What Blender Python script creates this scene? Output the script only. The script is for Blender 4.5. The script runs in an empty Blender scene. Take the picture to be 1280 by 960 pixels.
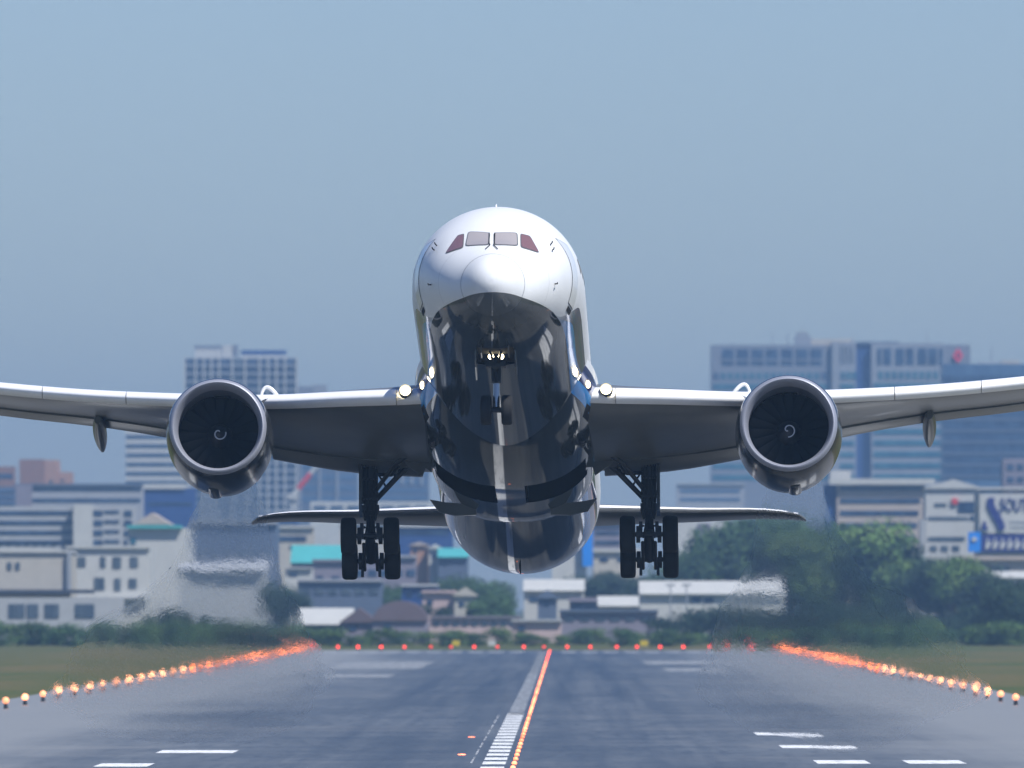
import bpy, math, random
import numpy as np
from mathutils import Vector, Euler, noise as mnoise
R = math.radians
sc = bpy.context.scene
COL = sc.collection

# ------------------------------------------------------------------ camera, sky, sun, exposure
CAMX, CAMZ, FPX = 2.8, 6.5, 17600.0
VPX, VPY = 707.0, 750.0                       # where the runway vanishes in the 1280 x 960 photograph
cd = bpy.data.cameras.new('camera'); cam = bpy.data.objects.new('camera', cd); COL.objects.link(cam)
cam.location = (CAMX, 0, CAMZ)
cam.rotation_euler = (R(90) + math.atan((VPY-480)/FPX), 0, math.atan((VPX-640)/FPX))
cd.sensor_width = 36; cd.lens = 36*FPX/1280
cd.clip_start = 1; cd.clip_end = 60000
cd.dof.use_dof = True; cd.dof.focus_distance = 482; cd.dof.aperture_fstop = 2.3
sc.camera = cam

SUN_EL, SUN_AZ = 53.0, 134.0                   # azimuth clockwise from +Y (the runway's direction)
HAZE = .00013
w = bpy.data.worlds.new('World'); sc.world = w; w.use_nodes = True
nt = w.node_tree; bg = nt.nodes['Background']
sky = nt.nodes.new('ShaderNodeTexSky'); sky.sky_type = 'NISHITA'; sky.sun_disc = False
sky.sun_elevation = R(SUN_EL); sky.sun_rotation = R(SUN_AZ)
sky.air_density = 1.0; sky.dust_density = 0.3; sky.ozone_density = 1.0
tint = nt.nodes.new('ShaderNodeMix'); tint.data_type = 'RGBA'; tint.blend_type = 'MULTIPLY'; tint.inputs[0].default_value = 1
nt.links.new(sky.outputs[0], tint.inputs[6]); tint.inputs[7].default_value = (.775, .945, 1.36, 1)   # the camera's cool white balance
nt.links.new(tint.outputs[2], bg.inputs[0]); bg.inputs[1].default_value = 0.064
sd = bpy.data.lights.new('sun', 'SUN'); sun = bpy.data.objects.new('sun', sd); COL.objects.link(sun)
sd.energy = 4.5; sd.angle = R(0.6); sd.color = (1, .98, .95)
sv = Vector((math.sin(R(SUN_AZ))*math.cos(R(SUN_EL)), math.cos(R(SUN_AZ))*math.cos(R(SUN_EL)), math.sin(R(SUN_EL))))
sun.rotation_euler = sv.to_track_quat('Z', 'Y').to_euler(); sun.location = (300, 200, 500)
sc.view_settings.view_transform = 'Standard'; sc.view_settings.look = 'None'
sc.view_settings.exposure = 0.35; sc.view_settings.gamma = 1.0
sc.render.engine = 'CYCLES'
cy = sc.cycles
cy.use_denoising = True
cy.max_bounces = 6; cy.diffuse_bounces = 2; cy.glossy_bounces = 3; cy.transmission_bounces = 6
cy.volume_bounces = 0; cy.transparent_max_bounces = 8
cy.sample_clamp_indirect = 6.0
cy.caustics_reflective = False; cy.caustics_refractive = False

# ------------------------------------------------------------------ helpers
def PX(px, d): return CAMX + (px-VPX)*d/FPX
def PZ(py, d): return CAMZ + (VPY-py)*d/FPX

class MB:
    def __init__(s): s.v = []; s.f = []; s.m = []; s.mi = 0
    def add(s, vs, fs, mi=None):
        o = len(s.v); s.v += [tuple(p) for p in vs]
        s.f += [tuple(i+o for i in f) for f in fs]; s.m += [s.mi if mi is None else mi]*len(fs)
        return s
    def box(s, x0, x1, y0, y1, z0, z1, mi=None):
        v = [(x0,y0,z0),(x1,y0,z0),(x1,y1,z0),(x0,y1,z0),(x0,y0,z1),(x1,y0,z1),(x1,y1,z1),(x0,y1,z1)]
        return s.add(v, [(0,3,2,1),(4,5,6,7),(0,1,5,4),(1,2,6,5),(2,3,7,6),(3,0,4,7)], mi)
    def prism(s, poly, y0, y1, mi=None):        # poly in (x, z), extruded along y
        n = len(poly)
        v = [(x,y0,z) for x,z in poly] + [(x,y1,z) for x,z in poly]
        f = [tuple(range(n)), tuple(range(2*n-1, n-1, -1))]
        f += [(i, i+n, (i+1)%n+n, (i+1)%n) for i in range(n)]
        return s.add(v, f, mi)
    def prism_x(s, poly, x0, x1, mi=None):      # poly in (y, z), extruded along x
        n = len(poly)
        v = [(x0,y,z) for y,z in poly] + [(x1,y,z) for y,z in poly]
        f = [tuple(range(n-1,-1,-1)), tuple(range(n, 2*n))]
        f += [(i, (i+1)%n, (i+1)%n+n, i+n) for i in range(n)]
        return s.add(v, f, mi)
    def loft(s, rings, cap=True, mi=None, closed=True, keep=None):
        n = len(rings[0]); v = [p for r in rings for p in r]; f = []
        for i in range(len(rings)-1):
            for j in range(n if closed else n-1):
                a, b, c, d = i*n+j, i*n+(j+1)%n, (i+1)*n+(j+1)%n, (i+1)*n+j
                if keep:
                    ctr = [sum(v[k][t] for k in (a,b,c,d))/4 for t in range(3)]
                    if not keep(*ctr): continue
                f.append((a, d, c, b))
        if cap and closed:
            f.append(tuple(range(n))); f.append(tuple(reversed(range((len(rings)-1)*n, len(rings)*n))))
        return s.add(v, f, mi)
    def tube(s, pts, r, seg=10, mi=None):
        pts = [Vector(p) for p in pts]; rings = []
        if not hasattr(r, '__len__'): r = [r]*len(pts)
        up = None
        for i, p in enumerate(pts):
            t = (pts[min(i+1, len(pts)-1)] - pts[max(i-1, 0)]).normalized()
            if up is None: up = Vector((0,0,1)) if abs(t.z) < .9 else Vector((1,0,0))
            a = t.cross(up).normalized(); b = a.cross(t).normalized(); up = b
            rings.append([p + a*r[i]*math.cos(k*2*math.pi/seg) + b*r[i]*math.sin(k*2*math.pi/seg) for k in range(seg)])
        return s.loft(rings, True, mi)
    def lathe(s, prof, c, axis='y', seg=48, mi=None, cap=False):
        rings = []
        for a, r in prof:
            ring = []
            for k in range(seg):
                t = k*2*math.pi/seg; q = (r*math.cos(t), r*math.sin(t))
                if axis == 'y': ring.append((c[0]+q[0], c[1]+a, c[2]+q[1]))
                elif axis == 'x': ring.append((c[0]+a, c[1]+q[0], c[2]+q[1]))
                else: ring.append((c[0]+q[0], c[1]+q[1], c[2]+a))
            rings.append(ring)
        return s.loft(rings, cap, mi)
    def sphere(s, c, r, nu=12, nv=8, sx=1, sy=1, sz=1):
        rings = []
        for i in range(nv+1):
            t = math.pi*i/nv; rr = max(math.sin(t), .01)
            rings.append([(c[0]+r*sx*rr*math.cos(k*2*math.pi/nu), c[1]+r*sy*rr*math.sin(k*2*math.pi/nu), c[2]+r*sz*math.cos(t)) for k in range(nu)])
        return s.loft(rings, True)
    def build(s, name, mat, parent=None, smooth=False, autosmooth=None):
        me = bpy.data.meshes.new(name); me.from_pydata(s.v, [], s.f)
        mats = mat if isinstance(mat, (list, tuple)) else [mat]
        for m in mats: me.materials.append(m)
        if len(mats) > 1: me.polygons.foreach_set('material_index', s.m)
        if smooth:
            me.polygons.foreach_set('use_smooth', [True]*len(me.polygons))
            me.update(); me.set_sharp_from_angle(angle=R(autosmooth or 40))
        me.update()
        o = bpy.data.objects.new(name, me); COL.objects.link(o)
        if parent is not None: o.parent = parent
        return o

def fix_normals(o):
    import bmesh
    bm = bmesh.new(); bm.from_mesh(o.data); bmesh.ops.recalc_face_normals(bm, faces=bm.faces); bm.to_mesh(o.data); bm.free()
    return o

def tag(o, label, cat, group=None, kind=None):
    o['label'] = label; o['category'] = cat
    if group: o['group'] = group
    if kind: o['kind'] = kind
    return o
def structure(o): o['kind'] = 'structure'; return o
def thing(name, label, cat, loc, group=None):
    o = bpy.data.objects.new(name, None); COL.objects.link(o); o.location = loc
    o.empty_display_size = .5
    return tag(o, label, cat, group)
def copy_tree(o, parent=None):
    c = o.copy(); COL.objects.link(c)
    if parent is not None: c.parent = parent
    for ch in list(o.children): copy_tree(ch, c)
    return c

# ------------------------------------------------------------------ materials
def new_mat(name):
    m = bpy.data.materials.new(name); m.use_nodes = True
    return m, m.node_tree, m.node_tree.nodes['Principled BSDF']
def simple(name, col, rough=.6, metal=0, spec=.5, coat=0, var=0, vscale=3.0, bump=0):
    m, t, b = new_mat(name)
    b.inputs['Base Color'].default_value = (*col, 1); b.inputs['Roughness'].default_value = rough
    b.inputs['Metallic'].default_value = metal; b.inputs['Specular IOR Level'].default_value = spec
    b.inputs['Coat Weight'].default_value = coat; b.inputs['Coat Roughness'].default_value = .03
    if var:
        tc = t.nodes.new('ShaderNodeTexCoord'); n = t.nodes.new('ShaderNodeTexNoise')
        n.inputs['Scale'].default_value = vscale; n.inputs['Detail'].default_value = 6; n.inputs['Roughness'].default_value = .65
        t.links.new(tc.outputs['Object'], n.inputs['Vector'])
        mp = t.nodes.new('ShaderNodeMapRange'); mp.inputs['From Min'].default_value = .25; mp.inputs['From Max'].default_value = .75
        mp.inputs['To Min'].default_value = 1-var; mp.inputs['To Max'].default_value = 1+var
        t.links.new(n.outputs[0], mp.inputs[0])
        mx = t.nodes.new('ShaderNodeVectorMath'); mx.operation = 'SCALE'; mx.inputs[0].default_value = col
        t.links.new(mp.outputs[0], mx.inputs['Scale']); t.links.new(mx.outputs[0], b.inputs['Base Color'])
        if bump:
            bp = t.nodes.new('ShaderNodeBump'); bp.inputs['Strength'].default_value = bump
            t.links.new(n.outputs[0], bp.inputs['Height']); t.links.new(bp.outputs[0], b.inputs['Normal'])
    return m
def emit(name, col, strength, sample=False, vary=False):
    m, t, b = new_mat(name)
    b.inputs['Base Color'].default_value = (*col, 1); b.inputs['Emission Color'].default_value = (*col, 1)
    b.inputs['Emission Strength'].default_value = strength
    if vary:                                    # lamps of one row burn unevenly
        oi = t.nodes.new('ShaderNodeObjectInfo'); mr = t.nodes.new('ShaderNodeMapRange'); mr.inputs['To Min'].default_value = strength*.35; mr.inputs['To Max'].default_value = strength*1.5
        t.links.new(oi.outputs['Random'], mr.inputs[0]); t.links.new(mr.outputs[0], b.inputs['Emission Strength'])
    if not sample: m.cycles.emission_sampling = 'NONE'
    return m
class NT:                                       # tiny node-building helper
    def __init__(s, t): s.t = t
    def n(s, ty, **kw):
        x = s.t.nodes.new(ty)
        for k, v in kw.items(): setattr(x, k, v)
        return x
    def put(s, sock, v):
        if hasattr(v, 'is_linked') or isinstance(v, bpy.types.NodeSocket): s.t.links.new(v, sock)
        else: sock.default_value = v
    def math(s, op, a, b=0.0, c=0.0):
        x = s.n('ShaderNodeMath', operation=op); s.put(x.inputs[0], a); s.put(x.inputs[1], b); s.put(x.inputs[2], c); return x.outputs[0]
    def mix(s, f, a, b):
        x = s.n('ShaderNodeMix', data_type='RGBA'); s.put(x.inputs[0], f)
        s.put(x.inputs[6], (*a, 1) if isinstance(a, tuple) else a); s.put(x.inputs[7], (*b, 1) if isinstance(b, tuple) else b); return x.outputs[2]
    def noise(s, vec, scale, detail=4, rough=.55):
        x = s.n('ShaderNodeTexNoise'); s.put(x.inputs['Vector'], vec); x.inputs['Scale'].default_value = scale
        x.inputs['Detail'].default_value = detail; x.inputs['Roughness'].default_value = rough; return x.outputs[0]
    def ramp(s, v, a, b):
        x = s.n('ShaderNodeMapRange', interpolation_type='SMOOTHSTEP'); s.put(x.inputs[0], v)
        x.inputs['From Min'].default_value = a; x.inputs['From Max'].default_value = b; return x.outputs[0]
    def scale(s, vec, xyz):
        x = s.n('ShaderNodeVectorMath', operation='MULTIPLY'); s.put(x.inputs[0], vec); x.inputs[1].default_value = xyz; return x.outputs[0]

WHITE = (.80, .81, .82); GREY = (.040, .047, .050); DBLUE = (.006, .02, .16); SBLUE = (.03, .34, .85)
def livery():
    m, t, b = new_mat('airliner_livery'); g = NT(t)
    tc = g.n('ShaderNodeTexCoord'); sp = g.n('ShaderNodeSeparateXYZ'); t.links.new(tc.outputs['Object'], sp.inputs[0])
    s_, z_ = sp.outputs[1], sp.outputs[2]
    # the blue band opens from a point at s = 4.3
    opening = g.ramp(s_, 4.3, 8.0)
    top = g.math('MULTIPLY_ADD', opening, .95, -1.80)
    mid = g.math('MULTIPLY_ADD', opening, .38, -1.81)
    low = -1.82
    dirt = g.noise(g.scale(tc.outputs['Object'], (1, .25, 1)), 1.6, 5, .6)
    wh = g.mix(dirt, (.78, .79, .79), (.70, .71, .71))
    st = g.noise(g.scale(tc.outputs['Object'], (6, .12, 3)), 1.0, 4, .6)
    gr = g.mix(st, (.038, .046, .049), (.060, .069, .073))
    # panel joints
    def joints(ax_scale, ay_scale, off):
        br = g.n('ShaderNodeTexBrick'); cv = g.n('ShaderNodeCombineXYZ')
        t.links.new(g.math('MULTIPLY', s_, ax_scale), cv.inputs[0]); t.links.new(g.math('MULTIPLY_ADD', sp.outputs[0], ay_scale, off), cv.inputs[1])
        t.links.new(cv.outputs[0], br.inputs['Vector']); br.inputs['Scale'].default_value = 1; br.inputs['Mortar Size'].default_value = .006; br.inputs['Mortar Smooth'].default_value = .3
        return br.outputs['Fac']
    seam = g.math('LESS_THAN', g.math('ABSOLUTE', g.math('SUBTRACT', g.math('FRACT', g.math('MULTIPLY', s_, .21)), .52)), .0032)
    wh = g.mix(g.math('MULTIPLY', seam, .35), wh, (.25, .26, .27))
    gr = g.mix(g.math('MULTIPLY', joints(.16, .42, .21), .6), gr, (.008, .010, .012))
    oil = g.noise(g.scale(tc.outputs['Object'], (2.5, .10, 1)), 1.3, 5, .7)
    gr = g.mix(g.math('MULTIPLY', g.ramp(oil, .56, .74), .5), gr, (.012, .013, .013))
    gr = g.mix(g.math('LESS_THAN', s_, .995), gr, g.mix(dirt, (.13, .14, .145), (.10, .11, .115)))      # paler grey under the radome: reflected ground light put into the colour
    gr = g.mix(g.math('MULTIPLY', g.math('SUBTRACT', 1.0, g.ramp(g.math('MULTIPLY_ADD', oil, 1.2, s_), 1.8, 3.6)), .55), gr, (.10, .108, .112))  # the painted reflection fades out raggedly aft of the radome seam
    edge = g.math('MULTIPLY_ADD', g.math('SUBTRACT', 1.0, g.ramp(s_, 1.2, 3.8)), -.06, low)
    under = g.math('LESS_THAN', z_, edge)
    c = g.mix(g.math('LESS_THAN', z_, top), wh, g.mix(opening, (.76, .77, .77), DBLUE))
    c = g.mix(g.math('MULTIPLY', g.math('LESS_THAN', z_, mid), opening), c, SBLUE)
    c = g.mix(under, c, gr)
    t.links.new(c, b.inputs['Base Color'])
    t.links.new(g.math('MULTIPLY_ADD', g.math('GREATER_THAN', z_, top), .33, .055), b.inputs['Roughness']); b.inputs['Coat Weight'].default_value = 0.0; b.inputs['Specular IOR Level'].default_value = .36; b.inputs['Coat Roughness'].default_value = .035
    return m
M = dict(
    livery=livery(),
    grey=simple('grey_paint', GREY, .14, coat=.25, var=.25, vscale=1.2),
    wing=simple('wing_grey_paint', (.13, .137, .138), .3, coat=.1, var=.2, vscale=.8),
    slat=simple('slat_paint', (.90, .90, .90), .45, coat=.4, var=.06, vscale=1.5),
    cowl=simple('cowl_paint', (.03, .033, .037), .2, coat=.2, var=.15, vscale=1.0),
    lip=simple('lip_metal', (.30, .315, .37), .5, metal=.3, var=.06, vscale=2),
    duct=simple('duct_lining', (.11, .12, .15), .5),
    cone=simple('spinner_black', (.01, .011, .014), .5),
    fan=simple('fan_blades', (.008, .010, .014), .6),
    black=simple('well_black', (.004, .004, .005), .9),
    tyre=simple('tyre_rubber', (.006, .006, .007), .8, var=.2, vscale=8),
    gear=simple('gear_metal', (.022, .024, .028), .45, metal=.3, var=.3, vscale=6),
    oleo=simple('oleo_chrome', (.30, .31, .33), .25, metal=.8),
    hub=simple('wheel_hub', (.12, .12, .13), .5, metal=.4),
    seam=simple('panel_gap', (.10, .11, .12), .8),
    pane=simple('windscreen_glass', (.46, .41, .38), .08, coat=1.0),
    pane_side=simple('side_window_glass', (.24, .12, .11), .08, coat=1.0),
    swirl=simple('spinner_swirl', (.55, .56, .58), .5),
    fin=simple('fin_blue_paint', (.006, .03, .22), .3, coat=.8),
    white=simple('white_paint', (.78, .79, .80), .3, coat=.5),
    lamp=emit('landing_lamp', (1, .86, .55), 22, True),
    nlamp=emit('taxi_lamp', (1, .86, .55), 16, True),
)

# ------------------------------------------------------------------ ground, runway, markings
def ground_mat():
    m, t, b = new_mat('grass_ground'); g = NT(t)
    tc = g.n('ShaderNodeTexCoord'); o = tc.outputs['Object']
    a = g.noise(g.scale(o, (1, .25, 1)), .03, 6, .6); c2 = g.noise(g.scale(o, (1, .4, 1)), .6, 5, .7)
    c = g.mix(g.ramp(a, .35, .62), (.060, .088, .026), (.135, .108, .046))
    c = g.mix(g.math('MULTIPLY', g.ramp(c2, .4, .7), .55), c, (.040, .068, .020))
    t.links.new(c, b.inputs['Base Color']); b.inputs['Roughness'].default_value = .95; b.inputs['Specular IOR Level'].default_value = .1
    return m
def runway_mat():
    m, t, b = new_mat('runway_asphalt'); g = NT(t)
    tc = g.n('ShaderNodeTexCoord'); o = tc.outputs['Object']
    sp = g.n('ShaderNodeSeparateXYZ'); t.links.new(o, sp.inputs[0])
    ax = g.math('ABSOLUTE', sp.outputs[0])
    streak = g.noise(g.scale(o, (1, .006, 1)), .55, 5, .6)
    patch = g.ramp(g.noise(g.scale(o, (1, .10, 1)), .09, 6, .65), .3, .7)
    fine = g.noise(g.scale(o, (1, .045, 1)), 1.3, 5, .75)
    cross = g.noise(g.scale(o, (.035, .022, 1)), 1.0, 6, .65)
    c = g.mix(patch, (.064, .064, .060), (.155, .154, .144))
    c = g.mix(g.math('MULTIPLY', g.ramp(fine, .46, .64), .65), c, (.046, .044, .040))
    c = g.mix(g.math('MULTIPLY', g.ramp(cross, .48, .66), .6), c, (.17, .16, .14))
    cross2 = g.noise(g.scale(o, (.10, .07, 1)), 1.0, 5, .7)
    c = g.mix(g.math('MULTIPLY', g.ramp(cross2, .50, .64), .55), c, (.050, .051, .052))
    # tyre rubber laid down either side of the centre line
    band = g.math('SUBTRACT', 1.0, g.ramp(ax, 6.0, 15.0))
    rub = g.math('MULTIPLY', band, g.math('MULTIPLY_ADD', g.ramp(streak, .25, .75), .95, .10))
    rub = g.math('MULTIPLY', rub, g.math('MULTIPLY_ADD', g.ramp(sp.outputs[1], 760.0, 1050.0), .30, .70)); c = g.mix(rub, c, (.020, .022, .026))
    # weathered, paler shoulders
    sh = g.math('MULTIPLY', g.ramp(g.math('ADD', ax, g.math('MULTIPLY', g.math('ADD', streak, cross), 8.0)), 22.0, 33.0), .85)
    c = g.mix(sh, c, (.27, .26, .23))
    t.links.new(c, b.inputs['Base Color']); b.inputs['Roughness'].default_value = .37; b.inputs['Specular IOR Level'].default_value = .34
    return m
def paint_mat(name, col, wear):
    m, t, b = new_mat(name); g = NT(t)
    tc = g.n('ShaderNodeTexCoord'); o = tc.outputs['Object']
    n = g.noise(g.scale(o, (1, .22, 1)), 1.7, 6, .75)
    c = g.mix(g.ramp(n, wear-.12, wear+.12), col, (.13, .135, .14))
    t.links.new(c, b.inputs['Base Color']); b.inputs['Roughness'].default_value = .6
    return m
M['paint'] = paint_mat('marking_white', (.80, .81, .80), .60)
M['paint_worn'] = paint_mat('marking_worn', (.50, .52, .53), .50)
M['paint_old'] = paint_mat('marking_faded', (.40, .42, .43), .47)

gm = MB(); xs = [-1700, -600, -200, -60, 60, 200, 600, 1700]; ys = [-40, 200, 600, 1200, 2000, 3500, 6000, 8900]
gm.add([(x, y, 0) for y in ys for x in xs], [(j*8+i, j*8+i+1, (j+1)*8+i+1, (j+1)*8+i) for j in range(7) for i in range(7)])
structure(gm.build('ground', ground_mat()))
RWY_END = 1822
rw = structure(MB().add([(-33.6,-30,.012),(33.6,-30,.012),(33.6,RWY_END,.012),(-33.6,RWY_END,.012)], [(0,1,2,3)]).build('runway', runway_mat()))
def sheet(mb, x0, x1, y0, y1, z=.018): mb.add([(x0,y0,z),(x1,y0,z),(x1,y1,z),(x0,y1,z)], [(0,1,2,3)])
def marking(name, rects, mat):
    mb = MB()
    for r_ in rects: sheet(mb, *r_)
    o = mb.build(name, mat, rw); o['kind'] = 'structure'; return o
# centre line: short painted blocks, worn further out
marking('centreline_marking', [(-.50, .42, 380, 470), (-.50, .42, 476, 548)] + [(-.50, .42, y, y+9.2) for y in np.arange(556, 800, 15.0)], M['paint'])
marking('centreline_marking', [(-.46, .40, y, y+9.2) for y in np.arange(800, 1250, 15.0)], M['paint_worn'])
marking('centreline_marking', [(-.46, .40, y, y+9.2) for y in np.arange(1250, 1780, 15.0)], M['paint_old'])
marking('joint_marking', [(-1.0, -.92, y, y+22) for y in np.arange(560, 800, 30.0)], M['paint_worn'])
# touchdown zone and aiming marks either side
td = []
for y in (330, 390, 450, 505): td += [(12.3, 15.4, y, y+16), (16.3, 18.6, y, y+16), (-15.4, -12.3, y, y+16), (-18.6, -16.3, y, y+16)]
td += [(12.8, 14.9, 558, 570), (16.4, 18.7, 558, 570), (12.3, 15.6, 617, 629), (12.0, 15.2, 676, 690),
       (-15.6, -13.5, 548, 559), (-14.6, -11.3, 597, 608)]
for k, r_ in enumerate(td): marking('touchdown_marking', [r_], M['paint'])
th = [(s*(3.2+i*2.6)-.9, s*(3.2+i*2.6)+.9, 1738, 1772) for i in range(10) for s in (-1, 1)]
marking('threshold_marking', th, M['paint_worn'])
for x0, x1, y0, y1 in ((-20, -11, 1330, 1480), (-18, -12, 1180, 1230), (12, 18, 1280, 1340), (11, 20, 1420, 1500), (-26, 26, 1776, 1782)):
    marking('faded_marking', [(x0, x1, y0, y1)], M['paint_old'])

# ------------------------------------------------------------------ the city beyond the runway
def facade(name, col, rough=.8, var=.10, scale=.35):
    return simple(name, col, rough, var=var, vscale=scale, spec=.3)
def glass(name, a, b_, scale):                     # strips of panes: each bay a slightly different tone
    m, t, b = new_mat(name); g = NT(t)
    tc = g.n('ShaderNodeTexCoord'); sp = g.n('ShaderNodeSeparateXYZ'); t.links.new(tc.outputs['Object'], sp.inputs[0])
    cell = g.math('FLOOR', g.math('MULTIPLY', sp.outputs[0], scale))
    row = g.math('FLOOR', g.math('MULTIPLY', sp.outputs[2], .3))
    cx = g.n('ShaderNodeCombineXYZ'); t.links.new(cell, cx.inputs[0]); t.links.new(row, cx.inputs[1])
    wn = g.n('ShaderNodeTexWhiteNoise', noise_dimensions='2D'); t.links.new(cx.outputs[0], wn.inputs['Vector'])
    t.links.new(g.mix(wn.outputs[0], a, b_), b.inputs['Base Color'])
    b.inputs['Roughness'].default_value = .15; b.inputs['Specular IOR Level'].default_value = .5
    return m
F = dict(far_concrete=facade('hazy_concrete', (.20,.22,.26)), far_pale=facade('hazy_pale_concrete', (.27,.29,.32)), white=facade('white_render', (.50,.50,.47)), concrete=facade('grey_concrete', (.34,.35,.37)), pale=facade('pale_concrete', (.38,.39,.39)), cream=facade('cream_render', (.45,.42,.36)),  # the two hazy concretes carry blue distance haze in their wall colour
         beige=facade('beige_render', (.42,.36,.31)), brown=facade('brown_brick', (.26,.14,.10)), rust=facade('rust_brick', (.40,.23,.16)), mauve=facade('mauve_render', (.22,.20,.24)),
         slate=facade('slate_cladding', (.10,.13,.19)), blue=facade('deep_blue_cladding', (.02,.06,.20)), teal=facade('teal_sheet_roof', (.07,.38,.38)), tin=facade('tin_roof', (.42,.43,.44)),
         dark=facade('dark_recess', (.04,.05,.07)), domebrown=facade('rusted_arch_roof', (.13,.10,.11)), pink=facade('pinkish_render', (.50,.38,.36)), sky=facade('bright_blue_panel', (.01,.22,.72)),
         navy=facade('navy_lettering', (.015,.02,.16)), mark=facade('red_mark', (.75,.04,.09)), steel=facade('steel_grey', (.28,.30,.32)), red=facade('crane_red', (.60,.05,.06)),
         glass=glass('office_glass', (.012,.03,.075), (.04,.08,.15), .8), teal_glass=glass('teal_glass', (.02,.10,.16), (.05,.17,.22), .7), curtain=glass('curtain_wall', (.05,.10,.19), (.075,.14,.24), .5),
         dim=glass('dim_glass', (.04,.06,.09), (.09,.12,.15), 1.2))

class Bld:
    """a building whose front stands d metres away; fronts and features are sized from the photograph at that distance"""
    def __init__(s, name, label, cat, px0, px1, pyt, d, dep, mat, group=None):
        s.d = d; s.x0, s.x1, s.top = PX(px0, d), PX(px1, d), PZ(pyt, d); s.cx = (s.x0+s.x1)/2
        s.root = thing(name, label, cat, (s.cx, d, 0), group); s.dep = dep
        s.box('wall', px0, px1, pyt, None, mat, 0, dep)
    def lx(s, px): return PX(px, s.d) - s.cx
    def box(s, name, px0, px1, py0, py1, mat, y0, y1, parent=None):
        z1 = PZ(py0, s.d); z0 = 0.0 if py1 is None else PZ(py1, s.d)
        return MB().box(s.lx(px0), s.lx(px1), y0, y1, z0, z1).build(name, F[mat] if isinstance(mat, str) else mat, parent or s.root)
    def win(s, px0, px1, py0, py1, mat='glass', name='window'):
        return s.box(name, px0, px1, py0, py1, mat, -.18, .4)
    def ledge(s, px0, px1, py0, py1, mat='white', out=.9, name='ledge'):
        return s.box(name, px0, px1, py0, py1, mat, -out, .3)
    def roofbox(s, px0, px1, py0, py1, mat, y0=4, y1=12, name='roof_plant'):
        return s.box(name, px0, px1, py0, py1, mat, y0, y1)
    def mast(s, px, py0, py1, r=.25, y=5, name='roof_mast'):
        return MB().tube([(s.lx(px), y, PZ(py1, s.d)), (s.lx(px), y, PZ(py0, s.d))], [r, r*.6], 6).build(name, F['steel'], s.root)
    def gable(s, px0, px1, pye, pyp, mat, name='roof', over=.5):
        a, b_, c = s.lx(px0)-over, s.lx(px1)+over, (s.lx(px0)+s.lx(px1))/2
        return MB().prism([(a, PZ(pye, s.d)), (b_, PZ(pye, s.d)), (c, PZ(pyp, s.d))], -.6, s.dep+.6).build(name, F[mat], s.root)
    def arch(s, px0, px1, pye, pyp, mat, name='roof', n=16):
        a, b_ = s.lx(px0), s.lx(px1); ze, zp = PZ(pye, s.d), PZ(pyp, s.d); poly = []
        for k in range(n+1):
            t = math.pi*(1-k/n); poly.append(((a+b_)/2+(b_-a)/2*math.cos(t), ze+(zp-ze)*math.sin(t)))
        return MB().prism(poly, -.5, s.dep+.5).build(name, F[mat], s.root, False)
    def slope(s, px0, px1, pye, pyp, mat, back=9, name='roof'):
        z0, z1 = PZ(pye, s.d), PZ(pyp, s.d); a, b_ = s.lx(px0), s.lx(px1)
        return MB().prism_x([(-.8, z0-.15), (back, z1-.15), (back*2, z0-.15), (back*2, z0), (back, z1), (-.8, z0)], a, b_).build(name, F[mat], s.root)

# apartment tower behind the left engine
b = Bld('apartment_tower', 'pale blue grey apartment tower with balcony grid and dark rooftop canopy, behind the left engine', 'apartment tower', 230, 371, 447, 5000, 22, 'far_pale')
bays = [(231,243),(245.5,253.5),(255,263),(266,272.5),(274.5,289),(291,305),(308,323),(326,333.5),(335.5,344),(347,355),(357,370)]
hid = MB()
for r_ in range(30):
    y0 = 449 + r_*10.1
    if y0 > 752: break
    vis = r_ < 5 or 12 <= r_ <= 18
    for i, (a, c) in enumerate(bays):
        if vis and (r_ < 5 or i > 7):
            b.win(a, c, y0, y0+6.2, 'glass' if i != 5 else 'dim')
        else: hid.box(b.lx(a), b.lx(c), -.18, .4, PZ(y0+6.2, 5000), PZ(y0, 5000))
    b.ledge(230, 371, y0+6.4, y0+9.0, 'far_pale', 1.2, 'balcony')
for q in (230, 243.3, 253.8, 263.3, 273, 289.3, 305.3, 323.5, 334, 344.5, 355.3, 369.5): b.ledge(q, q+1.9, 447, 740, 'white', 1.45, 'party_wall')
h = hid.build('window', F['glass'], b.root); h['kind'] = 'stuff'
b.roofbox(242, 278, 431.5, 436.5, 'far_concrete', name='roof_slab'); b.roofbox(243, 277, 436.5, 447, 'white'); b.roofbox(278, 291, 431, 447, 'white'); b.roofbox(290, 297, 431, 445, 'far_concrete')
b.roofbox(301, 357, 437.5, 443, 'blue', name='roof_canopy'); b.roofbox(300, 358, 444, 447, 'white', 2, 14, 'roof_parapet')
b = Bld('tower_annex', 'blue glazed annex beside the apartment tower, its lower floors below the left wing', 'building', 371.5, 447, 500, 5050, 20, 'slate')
b.roofbox(372, 390, 483, 500, 'far_concrete', 0, 14); b.roofbox(391, 408, 481, 500, 'far_pale', 0, 14)
for k in range(9): b.win(376, 444, 512+k*13.5, 519+k*13.5, 'curtain')
for q in (360+14, 398, 420): b.ledge(q, q+3, 500, 640, 'far_pale', .5, 'pilaster')
b = Bld('office_block', 'blue office block seen between the left main gear and the belly', 'building', 470, 536, 566, 4700, 20, 'slate')
for k in range(6): b.win(472, 534, 570+k*10, 575.5+k*10, 'curtain')
for q in (478, 490, 502, 514, 526): b.ledge(q, q+2, 568, 606, 'pale', .5, 'pilaster')
b = Bld('low_terrace', 'low white roofed terrace in front of the blue office block, above the left tailplane', 'building', 388, 540, 627, 4200, 20, 'white')
for k in range(7): b.win(392+21*k, 408+21*k, 632, 637, 'glass')

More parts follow.
